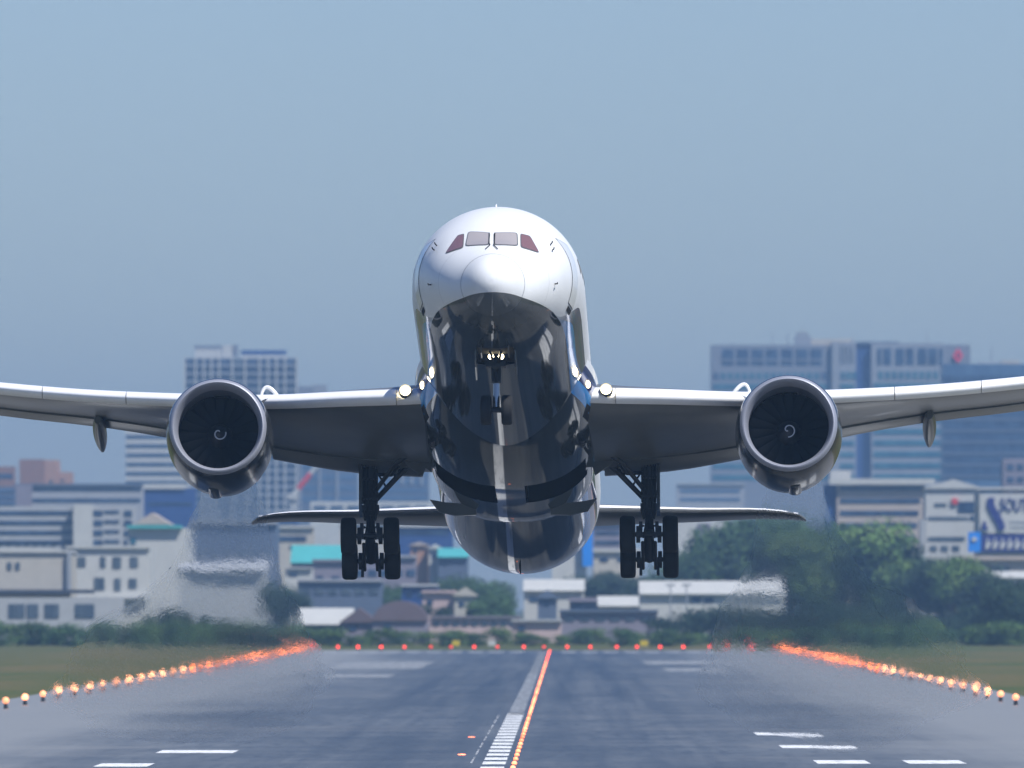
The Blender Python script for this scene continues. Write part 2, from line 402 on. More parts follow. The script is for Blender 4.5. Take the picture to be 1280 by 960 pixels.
b = Bld('added_mist_block', 'plain bluish grey block added in place of mist, veiled by the left engine exhaust', 'warehouse', 240, 346, 655, 2750, 24, 'slate')  # block added to hide the tower base, standing in for grey-blue mist
b.ledge(238, 348, 652, 655, 'concrete', .8, 'roof')
for k in range(6): b.win(250+15*k, 258+15*k, 690, 698, 'dim')
b = Bld('pale_warehouse', 'pale low warehouse in front of the added bluish grey block, under the left engine', 'warehouse', 228, 330, 712, 2500, 20, 'pale')
b.slope(227, 331, 712, 702, 'tin', 10); b.win(240, 320, 724, 729, 'dim', 'window_band')

# tower crane
cr = thing('tower_crane', 'tower crane with a red and white striped jib rising right of the left engine', 'crane', (PX(366, 4300), 4300, 0))
def crp(px, py): return (PX(px, 4300)-PX(366, 4300), 0, PZ(py, 4300))
MB().box(-.9, .9, -.9, .9, 0, PZ(618, 4300)).build('mast', F['pale'], cr)
MB().tube([crp(366, 620), crp(373, 611)], .85, 6).build('jib', F['white'], cr)
MB().tube([crp(373, 611), crp(388, 592)], .9, 6).build('jib', F['red'], cr)
MB().tube([crp(388, 592), crp(400, 578)], .75, 6).build('jib', F['white'], cr)
MB().box(-1.6, 1.6, -1.6, 1.6, PZ(624, 4300), PZ(617, 4300)).build('operator_cab', F['white'], cr)

# white tower with blue ribbon windows
b = Bld('striped_tower', 'white office tower banded with blue ribbon windows, left of the left engine', 'office tower', 157, 236, 535, 4500, 24, 'white')
for k in range(11): b.win(157.6, 235, 543.5+k*11.5, 548.2+k*11.5, 'glass', 'window_band')
b.roofbox(170, 215, 529, 535, 'pale')
b = Bld('brick_tower', 'stepped brown brick tower, rust coloured on its right, at the far left', 'tower', 24, 55, 574, 4600, 26, 'brown')
b.box('wing_wall', 55.3, 72, 575, None, 'rust', 1, 24); b.box('wing_wall', 72.3, 89, 590, None, 'rust', 2, 22)
b.win(61, 66, 600, 604, 'dim'); b.win(75, 80, 599, 603, 'dim')
b = Bld('brown_block', 'small brown block at the left edge beside the brick tower', 'building', -30, 17, 583, 4650, 20, 'brown')
b.win(-28, 16, 592, 598, 'glass', 'window_band'); b.win(-28, 16, 608, 613, 'glass', 'window_band')
b = Bld('long_office', 'long two storey grey office roof behind the ribbon windowed block at left', 'building', 20, 178, 606, 3600, 24, 'concrete')
b.win(40, 176, 610, 613.5, 'glass', 'window_band'); b.win(40, 176, 623, 627.5, 'glass', 'window_band'); b.ledge(18, 179, 604.5, 607, 'slate', .8, 'cornice')
b.box('stair_block', 20, 40, 606.5, 634, 'mauve', -1.5, 0)
b = Bld('pale_block', 'pale blue grey low block under the brown block at the left edge', 'building', -30, 19.5, 608, 3650, 20, 'slate')
for k in range(3): b.win(-28, 18, 612+k*8, 615+k*8, 'curtain', 'window_band')
b = Bld('blue_hall', 'windowless deep blue hall right of the long grey office', 'hall', 180, 243, 610, 3500, 22, 'blue')
b.ledge(179, 232, 605, 611, 'white', .6, 'parapet'); b.win(186, 240, 628, 631, 'glass', 'window_band')
b = Bld('ribbon_office', 'four storey white office with blue ribbon windows and a blank white stair tower, at left', 'office', -30, 166, 633, 2900, 24, 'pale')
for k in range(4):
    b.win(-28, 92, 638.5+k*12.3, 643.5+k*12.3, 'glass', 'window_band'); b.win(116, 128, 638+k*12.3, 645+k*12.3, 'glass'); b.win(130, 149, 638+k*12.3, 641.5+k*12.3, 'glass'); b.win(155, 165, 638+k*12.3, 645.5+k*12.3, 'glass')
b.box('stair_tower', 92, 116, 631, None, 'white', -2.5, 3)
for k in range(9): b.win(-25+11*k, -18+11*k, 678, 682, 'dim')
b = Bld('white_depot', 'white flat roofed depot with four small windows, behind the left grass', 'depot', 82, 187, 684, 2380, 30, 'white')
for a, c, y0, y1 in ((97,107,696,708),(125.5,132,696,709),(141,151.5,696,710),(162.5,172.5,696,709),(118,131,722,737),(143,151,723,738),(161,171,723,735)): b.win(a, c, y0, y1, 'dim')
b.ledge(82, 188, 682.5, 685.5, 'white', .6, 'parapet'); b.ledge(70, 190, 746, 748.5, 'tin', 1.5, 'canopy')
b = Bld('curved_hangar', 'cream hangar with a gently curved roof and grey end column, at the left edge', 'hangar', -30, 88, 690, 2340, 30, 'cream')
b.arch(-80, 90, 690.5, 684.5, 'white', n=20); b.ledge(84, 89, 690, 737, 'steel', .8, 'end_column')
for a in (9, 19.5): b.win(a, a+5.5, 703, 712, 'dim')
b.ledge(-30, 118, 737, 742, 'dark', 3.5, 'canopy')
b = Bld('ground_annex', 'low grey annex with large windows under the dark canopy of the cream hangar', 'annex', -30, 152, 747, 2310, 14, 'pale')
for a, c in ((11,19),(20,31),(34,48),(56,74),(94,118)): b.win(a, c, 755, 772, 'dim')
b = Bld('teal_roof_hall', 'pale hall with a thin teal roof edge, left of the left engine exhaust', 'hall', 160, 240, 660, 2600, 26, 'white')
b.gable(170, 210, 655.5, 641, 'beige', 'roof_gable'); b.ledge(159, 228, 656.5, 660.5, 'teal', 1.2, 'roof_edge'); b.win(163, 170, 672, 680, 'teal_glass')

# centre left clutter between the gear and the left exhaust
def low(name, label, cat, px0, px1, pyt, d, mat, roof=None, wins=(), dep=16, wm='glass', roofmat=None, pk=0):
    b = Bld(name, label, cat, px0, px1, pyt, d, dep, mat)
    rm = roofmat or 'tin'
    if roof == 'gable': b.gable(px0, px1, pyt, pyt-pk, rm)
    elif roof == 'arch': b.arch(px0, px1, pyt, pyt-pk, rm)
    elif roof == 'slope': b.slope(px0-1, px1+1, pyt, pyt-pk, rm, dep/2)
    elif roof == 'flat': b.ledge(px0-1, px1+1, pyt-pk, pyt, rm, .7, 'roof')
    for w_ in wins: b.win(*w_, wm)
    return b
low('shop_house', 'tan and white shop house with a dark window band, right of the left exhaust', 'shop', 345, 392, 660, 3000, 'cream', 'flat', [(348,383,670,676.5),(362,380,682,686)], pk=3, roofmat='white')
low('block_of_flats', 'dark blue flats peeping over the tan shop house', 'flats', 346, 372, 640, 3600, 'blue', 'flat', [(348,370,645,649),(348,370,653,657)], pk=2)
low('teal_roof_shed', 'shed under a large sloping teal roof, behind the left main wheels', 'shed', 364, 432, 703, 2750, 'mauve', 'slope', [(370,380,708,714)], roofmat='teal', pk=22, dep=30)
low('white_lean_to', 'small white lean to at the left end of the teal roofed shed', 'lean to', 357, 390, 711, 2650, 'white', 'flat', [(362,372,716,720)], pk=2)
low('mauve_warehouse', 'dull mauve warehouse between the left main wheels', 'warehouse', 391, 432, 702, 2720, 'mauve', 'flat', [(396,404,720,726),(415,424,720,726)], pk=3, roofmat='mauve')
low('mauve_office', 'dull mauve office right of the left main wheels', 'office', 440, 520, 697, 2800, 'mauve', 'flat', [(444+16*k,455+16*k,712,720) for k in range(5)], pk=3, roofmat='concrete')
low('slate_row', 'bluish grey row of workshops below the left main wheels', 'workshop', 372, 478, 727, 2550, 'slate', 'flat', [(376+17*k,388+17*k,735,743) for k in range(6)], pk=3, roofmat='concrete', wm='dim')
low('white_roof_market', 'white roofed market hall with a dark blue band, left of the tail', 'market', 492, 566, 659, 3100, 'blue', 'flat', [(500,560,664,668)], pk=6, roofmat='white')
low('grey_flats', 'pale flats above the white roofed market hall', 'flats', 425, 500, 655, 3300, 'cream', 'flat', [(430,496,668,673)], pk=3, roofmat='white')
low('tan_house', 'small tan house below the dark blue band of the market hall', 'house', 513, 535, 682, 2850, 'rust', 'gable', [(517,521,686,691)], pk=5, roofmat='beige')
low('white_house', 'small white house between the tan house and the teal roof', 'house', 536, 552, 686, 2840, 'white', 'gable', [(540,545,692,698)], pk=6, roofmat='white')
low('teal_house', 'house with a teal roof at the left flank of the tail', 'house', 548, 585, 696, 2830, 'slate', 'slope', [(553,560,700,706)], pk=11, roofmat='teal', dep=14)
low('blue_workshop', 'blue workshop with a pale roof left of the green trees under the tail', 'workshop', 502, 548, 733, 2500, 'blue', 'flat', [(508,516,740,746),(522,530,740,746)], pk=3, roofmat='tin')
low('pink_house', 'pinkish white house with a gable under the tail', 'house', 528, 570, 741, 2450, 'pink', 'flat', [(534,541,750,756)], pk=3, roofmat='pink')
low('gable_house', 'cream house with a steep gable beside the pinkish house', 'house', 568, 594, 745, 2440, 'cream', 'gable', [(574,580,752,758)], pk=11, roofmat='cream')
low('arched_shed', 'brown arched roof shed beyond the red runway end lights', 'shed', 466, 534, 776, 2120, 'mauve', 'arch', [(480,488,780,788)], pk=25, roofmat='domebrown', dep=24)
low('white_ridge_shed', 'white roofed long shed left of the brown arched shed', 'shed', 372, 440, 780, 2150, 'slate', 'slope', [(380,390,784,790)], pk=20, roofmat='white', dep=30)
low('dark_shed', 'dark mauve shed with a small white skylight beside the brown arched shed', 'shed', 428, 470, 778, 2140, 'mauve', 'gable', [(436,446,782,788)], pk=18, roofmat='domebrown')
low('pink_wall_store', 'long pinkish store with a row of small openings beyond the runway end', 'store', 538, 650, 772, 2200, 'pink', 'flat', [(542+12*k,549+12*k,777,782) for k in range(9)], pk=2, roofmat='mauve', wm='dim')
# centre right
low('white_sign_hall', 'white hall with a tall bright blue side panel, right of the tail', 'hall', 690, 733, 672, 2800, 'white', 'flat', [(700,712,690,697)], pk=3, roofmat='white').box('side_panel', 728, 741, 652, 708, 'sky', -1.5, .0)
low('mauve_flats', 'mauve blue flats left of the right main wheels', 'flats', 741, 778, 655, 3000, 'mauve', 'flat', [(744,775,664,668),(744,775,676,680),(744,775,688,692)], pk=3, roofmat='slate')
low('cream_store', 'cream store behind the right main wheels', 'store', 742, 800, 690, 2700, 'cream', 'flat', [(750,760,697,702),(772,782,697,702)], pk=4, roofmat='white')
low('white_clinic', 'white block right of the right main wheels with a dark round sign', 'building', 836, 912, 640, 3100, 'white', 'flat', [(840,862,700,706)], pk=3, roofmat='white').box('round_sign', 873, 888, 654, 682, 'mauve', -.8, 0)
low('far_grey_block', 'pale blue block below the right wing, left of the right engine', 'building', 846, 930, 606, 4600, 'concrete', 'flat', [(850,925,612,616),(850,925,622,626)], pk=2, roofmat='pale', wm='curtain')
low('white_roof_store', 'white roofed store just right of the tail bottom', 'store', 655, 730, 738, 2480, 'white', 'slope', [(662,672,746,752)], pk=14, roofmat='white', dep=20)
low('grey_hut', 'grey gabled hut in front of the white roofed store', 'hut', 672, 696, 748, 2380, 'slate', 'gable', [(680,687,752,757)], pk=11, roofmat='slate')
low('grey_hut', 'grey flat hut right of the white roofed store', 'hut', 712, 752, 752, 2400, 'slate', 'flat', [(718,728,757,762)], pk=5, roofmat='mauve')
low('cream_depot', 'cream depot with a long white roof below the right main wheels', 'depot', 748, 836, 757, 2350, 'cream', 'slope', [(760,775,762,768),(790,805,762,768)], pk=12, roofmat='white', dep=20)
low('long_white_depot', 'long white depot with two mauve vehicles bays, right of the right main wheels', 'depot', 800, 980, 742, 2300, 'white', 'slope', [(864,876,746,753),(880,892,747,753)], pk=16, roofmat='white', dep=30)
low('mauve_row', 'mauve row of stores behind the hedge right of the centre line', 'store', 700, 822, 765, 2200, 'mauve', 'flat', [(706+19*k,718+19*k,771,776) for k in range(6)], pk=3, roofmat='slate', wm='dim')
low('pink_kiosk', 'small pinkish kiosk straight beyond the end of the centre line', 'kiosk', 640, 702, 777, 2150, 'pink', 'flat', [(648,656,782,788)], pk=3, roofmat='pale')

# big slab on the right
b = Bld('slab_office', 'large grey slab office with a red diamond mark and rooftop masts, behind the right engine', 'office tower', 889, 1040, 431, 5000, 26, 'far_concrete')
b.box('core', 1040, 1070, 427.5, None, 'far_pale', -2, 24); b.box('recess', 1070, 1089, 429, None, 'blue', 2, 20); b.box('wing_wall', 1089, 1180, 429, None, 'far_pale', -1, 26); b.box('end_wall', 1180, 1213, 431, None, 'far_concrete', .5, 26)
for a in (902.5, 921, 939.5, 957.5, 976.5, 995, 1013): b.win(a, a+14.5, 436.5, 456.5, 'glass'); b.ledge(a, a+14.5, 449, 451, 'far_concrete', .4, 'sill')
for a, c in ((1097,1101.5),(1104.5,1114),(1119.5,1130),(1133,1142),(1147,1158),(1160.5,1171),(1174,1178.5)): b.box('window', a, c, 435.5, 455.5, 'glass', -1.3, 0)
for i in range(16): b.win(892+9*i, 898+9*i, 466, 474, 'teal_glass' if i not in (0, 15) else 'glass')
for i in range(3): b.box('window', 1051+7*i, 1056+7*i, 465, 474, 'teal_glass', -2.3, 0)
for i in range(9): b.box('window', 1098+8.6*i, 1103.5+8.6*i, 464.5, 473.5, 'teal_glass', -1.3, 0)
for k in range(9):
    y0 = 480+14.2*k
    b.win(891, 1038, y0, y0+6.5, 'teal_glass', 'window_band'); b.box('window_band', 1092, 1177, y0-1, y0+6, 'teal_glass', -1.3, 0); b.box('window_band', 1050, 1068, y0, y0+6, 'teal_glass', -2.3, 0)
for i in range(4): b.box('fin', 1052+4.6*i, 1053.2+4.6*i, 431, 452, 'steel', -2.6, -1.8)
zc, xc, q = PZ(444.5, 5000), b.lx(1197.5), 5000/FPX
MB().add([(xc+sx*a*q, -.6+yy, zc+sz*c_*q) for yy in (0, 1.2) for a, c_ in ((6.5, 9.5), (2.6, 4.0)) for sx, sz in ((1,0),(0,1),(-1,0),(0,-1))],
         [(k, (k+1)%4, 4+(k+1)%4, 4+k) for k in range(4)] + [(8+k, 12+k, 12+(k+1)%4, 8+(k+1)%4) for k in range(4)] + [(k, 8+k, 8+(k+1)%4, (k+1)%4) for k in range(4)]).build('diamond_mark', F['mark'], b.root)
for px, py in ((966, 412), (985, 414), (916, 426), (1159, 413), (1037, 424), (1187, 426), (1067, 417)): b.mast(px, py, 432)
b.roofbox(994, 1014, 420, 431, 'far_pale'); b.roofbox(996, 1010, 415, 420, 'steel', name='roof_frame'); b.mast(1004, 408, 416); b.roofbox(1014, 1066, 423.5, 431, 'cream'); b.roofbox(1072, 1124, 427, 430, 'slate', 1, 20)
# blue glass block in front of it
b = Bld('glass_block', 'blue glass office block with pale floor bands, at the right edge', 'office', 1178, 1345, 455, 4600, 30, 'curtain')
for k in range(9): b.win(1179, 1344, 470+14.2*k, 479+14.2*k, 'glass', 'window_band'); b.ledge(1178, 1345, 480+14.2*k, 483+14.2*k, 'slate', .5, 'floor_band')
b.roofbox(1252, 1275, 450, 456, 'cream'); b.mast(1240, 433, 456); b.roofbox(1224, 1250, 452.5, 456, 'pale')
b = Bld('grey_office', 'small grey office with dark windows at the right edge above the white billboard', 'office', 1254, 1320, 573, 3600, 20, 'mauve')
for a in (1259, 1271, 1283, 1297): b.win(a, a+8, 580, 588, 'glass'); b.win(a, a+8, 596, 603, 'glass')
b = Bld('beige_office', 'four storey beige office with dark ribbon windows, right of the right engine', 'office', 1046, 1156, 606, 3000, 26, 'beige')
for k in range(5): b.win(1050, 1155 if k == 0 else 1152-2*k, 607.5+k*15.4, 613.5+k*15.4, 'glass', 'window_band')
b.ledge(1036, 1168, 598.5, 605.5, 'white', 1.5, 'roof'); b.box('end_wall', 1031, 1045.8, 606, None, 'blue', 1, 20); b.roofbox(1038, 1064, 588, 599, 'white')
b = Bld('white_gable_house', 'white building with a low gable and a small red sign, left of the billboard', 'building', 1157, 1226, 612, 2900, 22, 'white')
b.gable(1155, 1228, 611, 599, 'white'); b.win(1168, 1183, 629, 633, 'dim'); b.win(1197, 1219, 627, 641, 'glass'); b.box('red_sign', 1190, 1197, 623, 630, 'red', -.6, 0)
b.win(1160, 1210, 646, 649.5, 'dim', 'window_band'); b.win(1212, 1222, 645, 650, 'glass'); b.win(1160, 1206, 671, 676, 'dim', 'window_band'); b.box('side_wing', 1150, 1158, 650, None, 'pale', -1, 10)
for a in (1162, 1176, 1190): b.win(a, a+9, 682, 689, 'dim')
b = Bld('billboard_hall', 'white hall carrying a huge white billboard with a navy emblem, at the right edge', 'hall', 1222, 1345, 617, 2850, 26, 'cream')
b.ledge(1220, 1345, 609, 612, 'white', 1.0, 'roof'); b.win(1224, 1343, 612.5, 615.5, 'dark', 'window_band')
pn = b.box('billboard', 1224, 1343, 617.5, 666.5, 'white', -1.2, -.1)
def flat(name, pts, mat, y0=-1.6, y1=-1.1):
    return MB().prism([(b.lx(x), PZ(y, b.d)) for x, y in pts], y0, y1).build(name, F[mat], b.root)
flat('emblem', [(1234.5,622.5),(1242.5,622),(1242.5,631),(1246,637),(1251,646),(1256,656),(1255,662.5),(1247.5,663),(1246,656),(1240,646),(1236,638),(1233.2,632)], 'navy')
flat('emblem', [(1226,660.5),(1229.5,651),(1231.5,652),(1233,658),(1235,662),(1228.5,662.5)], 'navy')
def text(body, px0, py_base, px_h, px_w, mat, parent):
    cu = bpy.data.curves.new('sign_text', 'FONT'); cu.body = body; cu.size = 1; cu.extrude = .02
    t_ = bpy.data.objects.new('lettering', cu); COL.objects.link(t_)
    bpy.context.view_layer.update()
    me = bpy.data.meshes.new_from_object(t_); bpy.data.objects.remove(t_)
    vs = np.array([v.co[:] for v in me.vertices]); wd, ht = np.ptp(vs[:,0]), np.ptp(vs[:,1]); k = b.d/FPX
    for v in me.vertices:
        x, y, z = v.co; v.co = (b.lx(px0) + (x-vs[:,0].min())/wd*px_w*k, -1.4 - z*5, PZ(py_base, b.d) + (y-vs[:,1].min())/ht*px_h*k)
    o = bpy.data.objects.new('lettering', me); COL.objects.link(o); o.parent = parent; me.materials.append(F[mat]); return o
text('SOUTH', 1250, 639, 16, 44, 'navy', b.root)
b.box('small_print', 1262, 1300, 651.5, 654, 'steel', -1.3, -1.1); b.box('small_print', 1262, 1306, 658, 660, 'steel', -1.3, -1.1)
b.box('banner', 1226, 1343, 668, 690, 'navy', -1.1, -.1); b.box('blue_panel', 1210, 1225.5, 665, 690, 'sky', -1.4, 0)
flat('panel_mark', [(1213.5,674),(1217.5,670.5),(1222,674),(1217.5,677.5)], 'white', -1.7, -1.4)
rnd = random.Random(4)
for k in range(7):                                 # the banner's big white strokes, too blurred in the photograph to be read
    x = 1231+9.2*k; flat('banner_stroke', [(x, 686), (x+2+rnd.random()*2, 673), (x+4.5, 672), (x+3.4, 679), (x+7.5, 676), (x+8, 679), (x+4, 686.5)], 'white', -1.3, -1.1)
b = Bld('beige_store', 'low beige store with a white roof under the billboard hall', 'store', 1205, 1345, 700, 2600, 20, 'cream'); b.ledge(1203, 1345, 695, 700, 'beige', 1, 'roof'); b.win(1240, 1262, 708, 716, 'dim')
b = Bld('white_shed', 'white shed behind the dark trees at the right edge', 'shed', 1225, 1345, 722, 2400, 16, 'white'); b.slope(1224, 1346, 722, 714, 'white', 8); b.win(1240, 1250, 726, 731, 'dim')

# ------------------------------------------------------------------ trees and bushes
def leaf_mat(name, a, b_):
    m, t, b = new_mat(name); g = NT(t)
    tc = g.n('ShaderNodeTexCoord'); oi = g.n('ShaderNodeObjectInfo')
    n = g.noise(tc.outputs['Object'], .45, 3, .6); n2 = g.noise(tc.outputs['Object'], 3.0, 2, .6)
    c = g.mix(g.ramp(n, .35, .65), a, b_); c = g.mix(g.math('MULTIPLY', n2, .5), c, tuple(x*.5 for x in a))
    hs = g.n('ShaderNodeHueSaturation'); t.links.new(c, hs.inputs['Color']); t.links.new(g.math('MULTIPLY_ADD', oi.outputs['Random'], .5, .75), hs.inputs['Value'])
    t.links.new(hs.outputs[0], b.inputs['Base Color']); b.inputs['Roughness'].default_value = .7; b.inputs['Specular IOR Level'].default_value = .25
    return m
LEAF = [leaf_mat('leaves_deep', (.035,.085,.030), (.065,.125,.035)), leaf_mat('leaves_bright', (.07,.14,.03), (.11,.17,.04)), leaf_mat('leaves_dark', (.014,.038,.022), (.030,.062,.028))]
BARK = simple('bark', (.07,.05,.035), .9, var=.3, vscale=3)
def crown_mesh(seed, H, W, n, leaf, z0=.22):
    rn = random.Random(seed); mb = MB()
    lobes = [(rn.uniform(-.62,.62)*W/2, rn.uniform(-.62,.62)*W/2, H*(z0+.14+rn.random()*(.80-z0)), rn.uniform(.20,.36)*W) for _ in range(11)]
    lobes += [(0, 0, H*.62, W*.36), (rn.uniform(-.1,.1)*W, 0, H*.86, W*.18)]
    for k in range(n):
        lx, ly, lz, lr = rn.choice(lobes)
        v = Vector((rn.gauss(0,1), rn.gauss(0,1), rn.gauss(0,1))).normalized()
        r_ = lr*(rn.random()**.35); p = Vector((lx, ly, lz)) + Vector((v.x, v.y, v.z*.75))*r_
        if p.z < H*z0*.5: continue
        nn = (v + Vector((rn.uniform(-.7,.7), rn.uniform(-.7,.7), rn.uniform(-.3,.9)))).normalized()
        a = nn.orthogonal().normalized(); c = nn.cross(a); th_ = rn.random()*6.28; a, c = a*math.cos(th_)+c*math.sin(th_), c*math.cos(th_)-a*math.sin(th_)
        sz = leaf*rn.uniform(.6, 1.3)
        mb.add([p-a*sz, p+c*sz*.55, p+a*sz, p-c*sz*.55], [(0,1,2,3)])
    return mb
def trunk_mesh(seed, H, W):
    rn = random.Random(seed+50); mb = MB()
    mb.tube([(0,0,-.2), (.1,0,H*.25), (.15,.1,H*.5), (.1,.1,H*.8)], [.032*H, .025*H, .016*H, .005*H], 8)
    for k in range(7):
        t = rn.random()*6.28; z = H*rn.uniform(.22,.55); rr = W*rn.uniform(.2,.36)
        mb.tube([(.1,0,z), (rr*.55*math.cos(t), rr*.55*math.sin(t), z+H*.12), (rr*math.cos(t), rr*math.sin(t), z+H*.2)], [.012*H, .008*H, .003*H], 5)
    return mb
PROTO = []
for sd_, (H, W_, n) in enumerate(((14, 11, 4200), (14, 14, 5000), (14, 9, 3600))):
    me1 = crown_mesh(sd_, H, W_, n, .36); me2 = trunk_mesh(sd_, H, W_)
    PROTO.append((H, me1, me2))
TREES = {}
def tree(px, pyt, d, kind, leaf, label, group, wide=1.0):
    H0, cm, tm = PROTO[kind]; key = (kind, leaf)
    t_ = thing('tree', label, 'tree', (PX(px, d), d, 0), group)
    if key not in TREES:
        TREES[key] = (tm.build('trunk', BARK, t_, True), cm.build('crown', LEAF[leaf], t_))
    else:
        for q in TREES[key]:
            c = q.copy(); COL.objects.link(c); c.parent = t_
    k = (PZ(pyt, d))/H0
    t_.scale = (k*wide, k*wide, k); t_.rotation_euler = (0, 0, (px*7.3) % 6.28)
    return t_
GT = 'trees of the wooded rise right of the right engine'
rise = [(858,700,2450),(876,690,2420),(893,680,2460),(908,672,2400),(925,660,2440),(942,655,2400),(958,648,2450),(974,650,2410),(990,657,2460),(1004,668,2400),(1020,664,2450),(1036,659,2400),(1052,660,2440),
        (1068,658,2400),(1084,662,2450),(1099,670,2400),(1114,680,2430),(1128,692,2380),(1144,700,2420),(1160,702,2360),(1176,700,2400),(1192,699,2350),(1208,704,2400),(1224,712,2340),(1238,722,2380)]
side = ['left end', 'middle', 'right end']
for i, (px, py, d) in enumerate(rise):
    tree(px, py, d, i % 3, (0, 1, 0, 2)[i % 4] if px > 1000 else (0, 0, 2)[i % 3], 'bushy green tree on the %s of the wooded rise beyond the runway' % side[min(2, int((px-850)/131))], GT, 1.05)
for px, py, d in ((1246,737,2050),(1262,731,2040),(1280,727,2060),(1298,731,2050)):
    tree(px, py, d, 1, 2, 'very dark tree standing at the right edge beyond the grass', 'dark trees at the right edge', .95)
for i, (px, py, d) in enumerate(((712,727,2620),(728,723,2600),(748,722,2640),(764,717,2600),(782,720,2630),(800,716,2600),(818,722,2620),(834,726,2600))):
    tree(px, py, d, i % 3, (0, 2)[i % 2], 'dull green tree behind the white depots, below the right main wheels', 'trees below the right main wheels')
for i, (px, py, d) in enumerate(((484,738,2560),(498,733,2580),(512,736,2540),(566,728,2600),(584,722,2620),(602,725,2600),(622,728,2620))):
    tree(px, py, d, i % 3, 0, 'deep green tree among the houses below the tail', 'trees among the houses below the tail')
for i, (px, py, d) in enumerate(((598,752,2280),(612,743,2300),(628,748,2280),(552,760,2260),(520,757,2350))):
    tree(px, py, d, i % 3, 2 if i > 2 else 0, 'dark tree in front of the pinkish houses below the tail', 'trees in front of the pinkish houses')
for i, (px, py, d) in enumerate(((338,738,2400),(352,732,2420),(368,737,2400),(190,772,2250),(212,764,2230),(236,766,2250),(258,772,2230),(284,776,2200),(310,780,2220))):
    tree(px, py, d, i % 3, 2, ('dark tree under the teal roof, right of the left exhaust' if px > 330 else 'dark low tree at the grass edge below the left engine'), ('trees under the teal roof' if px > 330 else 'trees below the left engine'))
BUSH = {}
def bush(px, pyt, d, leaf, label, group, wide):
    key = leaf
    t_ = thing('shrub', label, 'shrub', (PX(px, d), d, 0), group)
    if key not in BUSH: BUSH[key] = crown_mesh(20+leaf, 3, 5, 1500, .19, .02).build('foliage', LEAF[leaf], t_)
    else:
        c = BUSH[key].copy(); COL.objects.link(c); c.parent = t_
    k = PZ(pyt, d)/3; t_.scale = (k*wide, k*wide, k); t_.rotation_euler = (0, 0, (px*3.7) % 6.28)
rnd = random.Random(9)
for i in range(70):
    px = -12 + 19.3*i + rnd.uniform(-8, 8)
    mid_ = 380 < px < 1000
    lf = (1, 1, 0)[i % 3] if mid_ else (0, 1, 0)[i % 3]
    bush(px, (793 if mid_ else 787)+rnd.uniform(-5, 4), 1990+rnd.uniform(-30, 60), lf,
         ('green shrub in the row behind the red runway end lights' if mid_ else 'dark shrub behind the left grass, in front of the white depot' if px < 400 else 'dark shrub behind the right grass, under the wooded rise'),
         ('shrubs behind the runway end' if mid_ else 'shrubs behind the left grass' if px < 400 else 'shrubs behind the right grass'), 1.5)
for i in range(18):
    px = 835 + 24*i + rnd.uniform(-6, 6)
    bush(px, 770+rnd.uniform(-8, 6), 2130+rnd.uniform(-20, 30), 2, 'tall dark shrub between the long white depot and the right grass', 'tall dark shrubs at right', 1.15)
for k, (px, pc) in enumerate(((838, 'left one'), (858, 'right one'))):
    p = thing('lamp_post', 'thin grey lamp post before the long white depot, %s of two' % pc, 'lamp post', (PX(px, 2250), 2250, 0))
    MB().tube([(0,0,0), (0,0,PZ(732, 2250))], [.16, .09], 8).build('pole', F['steel'], p); MB().box(-.7, .7, -.2, .2, PZ(732, 2250)-.1, PZ(732, 2250)+.25).build('lamp_head', F['steel'], p)
for px, mk, lab in ((570, 'yellow', 'small yellow taxiway sign before the green shrubs, left of the centre line'), (805, 'yellow', 'small yellow taxiway sign before the green shrubs, right of the centre line'), (615, 'white', 'small white cabinet before the green shrubs near the centre line')):
    if 'yellow' not in F: F['yellow'] = facade('yellow_sign', (.55,.42,.03))
    p = thing('taxiway_sign' if mk == 'yellow' else 'equipment_cabinet', lab, 'sign' if mk == 'yellow' else 'cabinet', (PX(px, 1880), 1880, 0))
    MB().box(-.5, .5, -.15, .15, .4, 1.1).build('panel', F[mk], p); MB().box(-.45, -.37, -.08, .08, 0, .4).build('leg', F['steel'], p); MB().box(.37, .45, -.08, .08, 0, .4).build('leg', F['steel'], p)

# ------------------------------------------------------------------ the airliner
PITCH, YAW, ROLL = 10.5, .98, .33
A0 = Vector((.395, 460, 18.43))
jet = thing('airliner', 'white and grey twin engine airliner climbing off the runway with landing gear down', 'airliner', A0)
jet.rotation_euler = Euler((R(-PITCH), R(-ROLL), R(-YAW)), 'XYZ')
JM = jet.rotation_euler.to_matrix()

TAB = np.array([  # s, z top, z bottom, half width, z of widest point
 [0,-1.44,-1.46,.01,-1.45],[.02,-1.28,-1.62,.17,-1.45],[.08,-1.13,-1.77,.33,-1.45],[.2,-.95,-1.96,.51,-1.45],[.4,-.76,-2.17,.70,-1.45],
 [.7,-.57,-2.38,.89,-1.45],[1,-.42,-2.50,1.05,-1.43],[1.5,-.17,-2.62,1.36,-1.33],[2,.08,-2.70,1.62,-1.18],[2.5,.35,-2.76,1.83,-1.03],
 [3,.65,-2.80,2.02,-.88],[3.5,.96,-2.84,2.18,-.74],[4,1.24,-2.87,2.31,-.62],[5,1.74,-2.91,2.53,-.42],[6,2.13,-2.94,2.67,-.28],
 [7,2.42,-2.96,2.77,-.16],[8,2.65,-2.97,2.83,-.08],[9,2.82,-2.97,2.865,-.03],[10,2.92,-2.97,2.885,0],[11.5,2.97,-2.97,2.885,0],
 [20,2.97,-2.97,2.885,0],[30,2.97,-2.97,2.885,0],[41,2.97,-2.97,2.885,0],[44,2.97,-2.86,2.87,0],[47,2.95,-2.46,2.77,.1],[50,2.92,-1.87,2.52,.35],
 [53,2.85,-1.15,2.12,.7],[56,2.7,-.4,1.58,1.1],[59,2.45,.42,.98,1.4],[61.5,2.1,1.05,.5,1.55],[62.6,1.8,1.4,.15,1.6]])
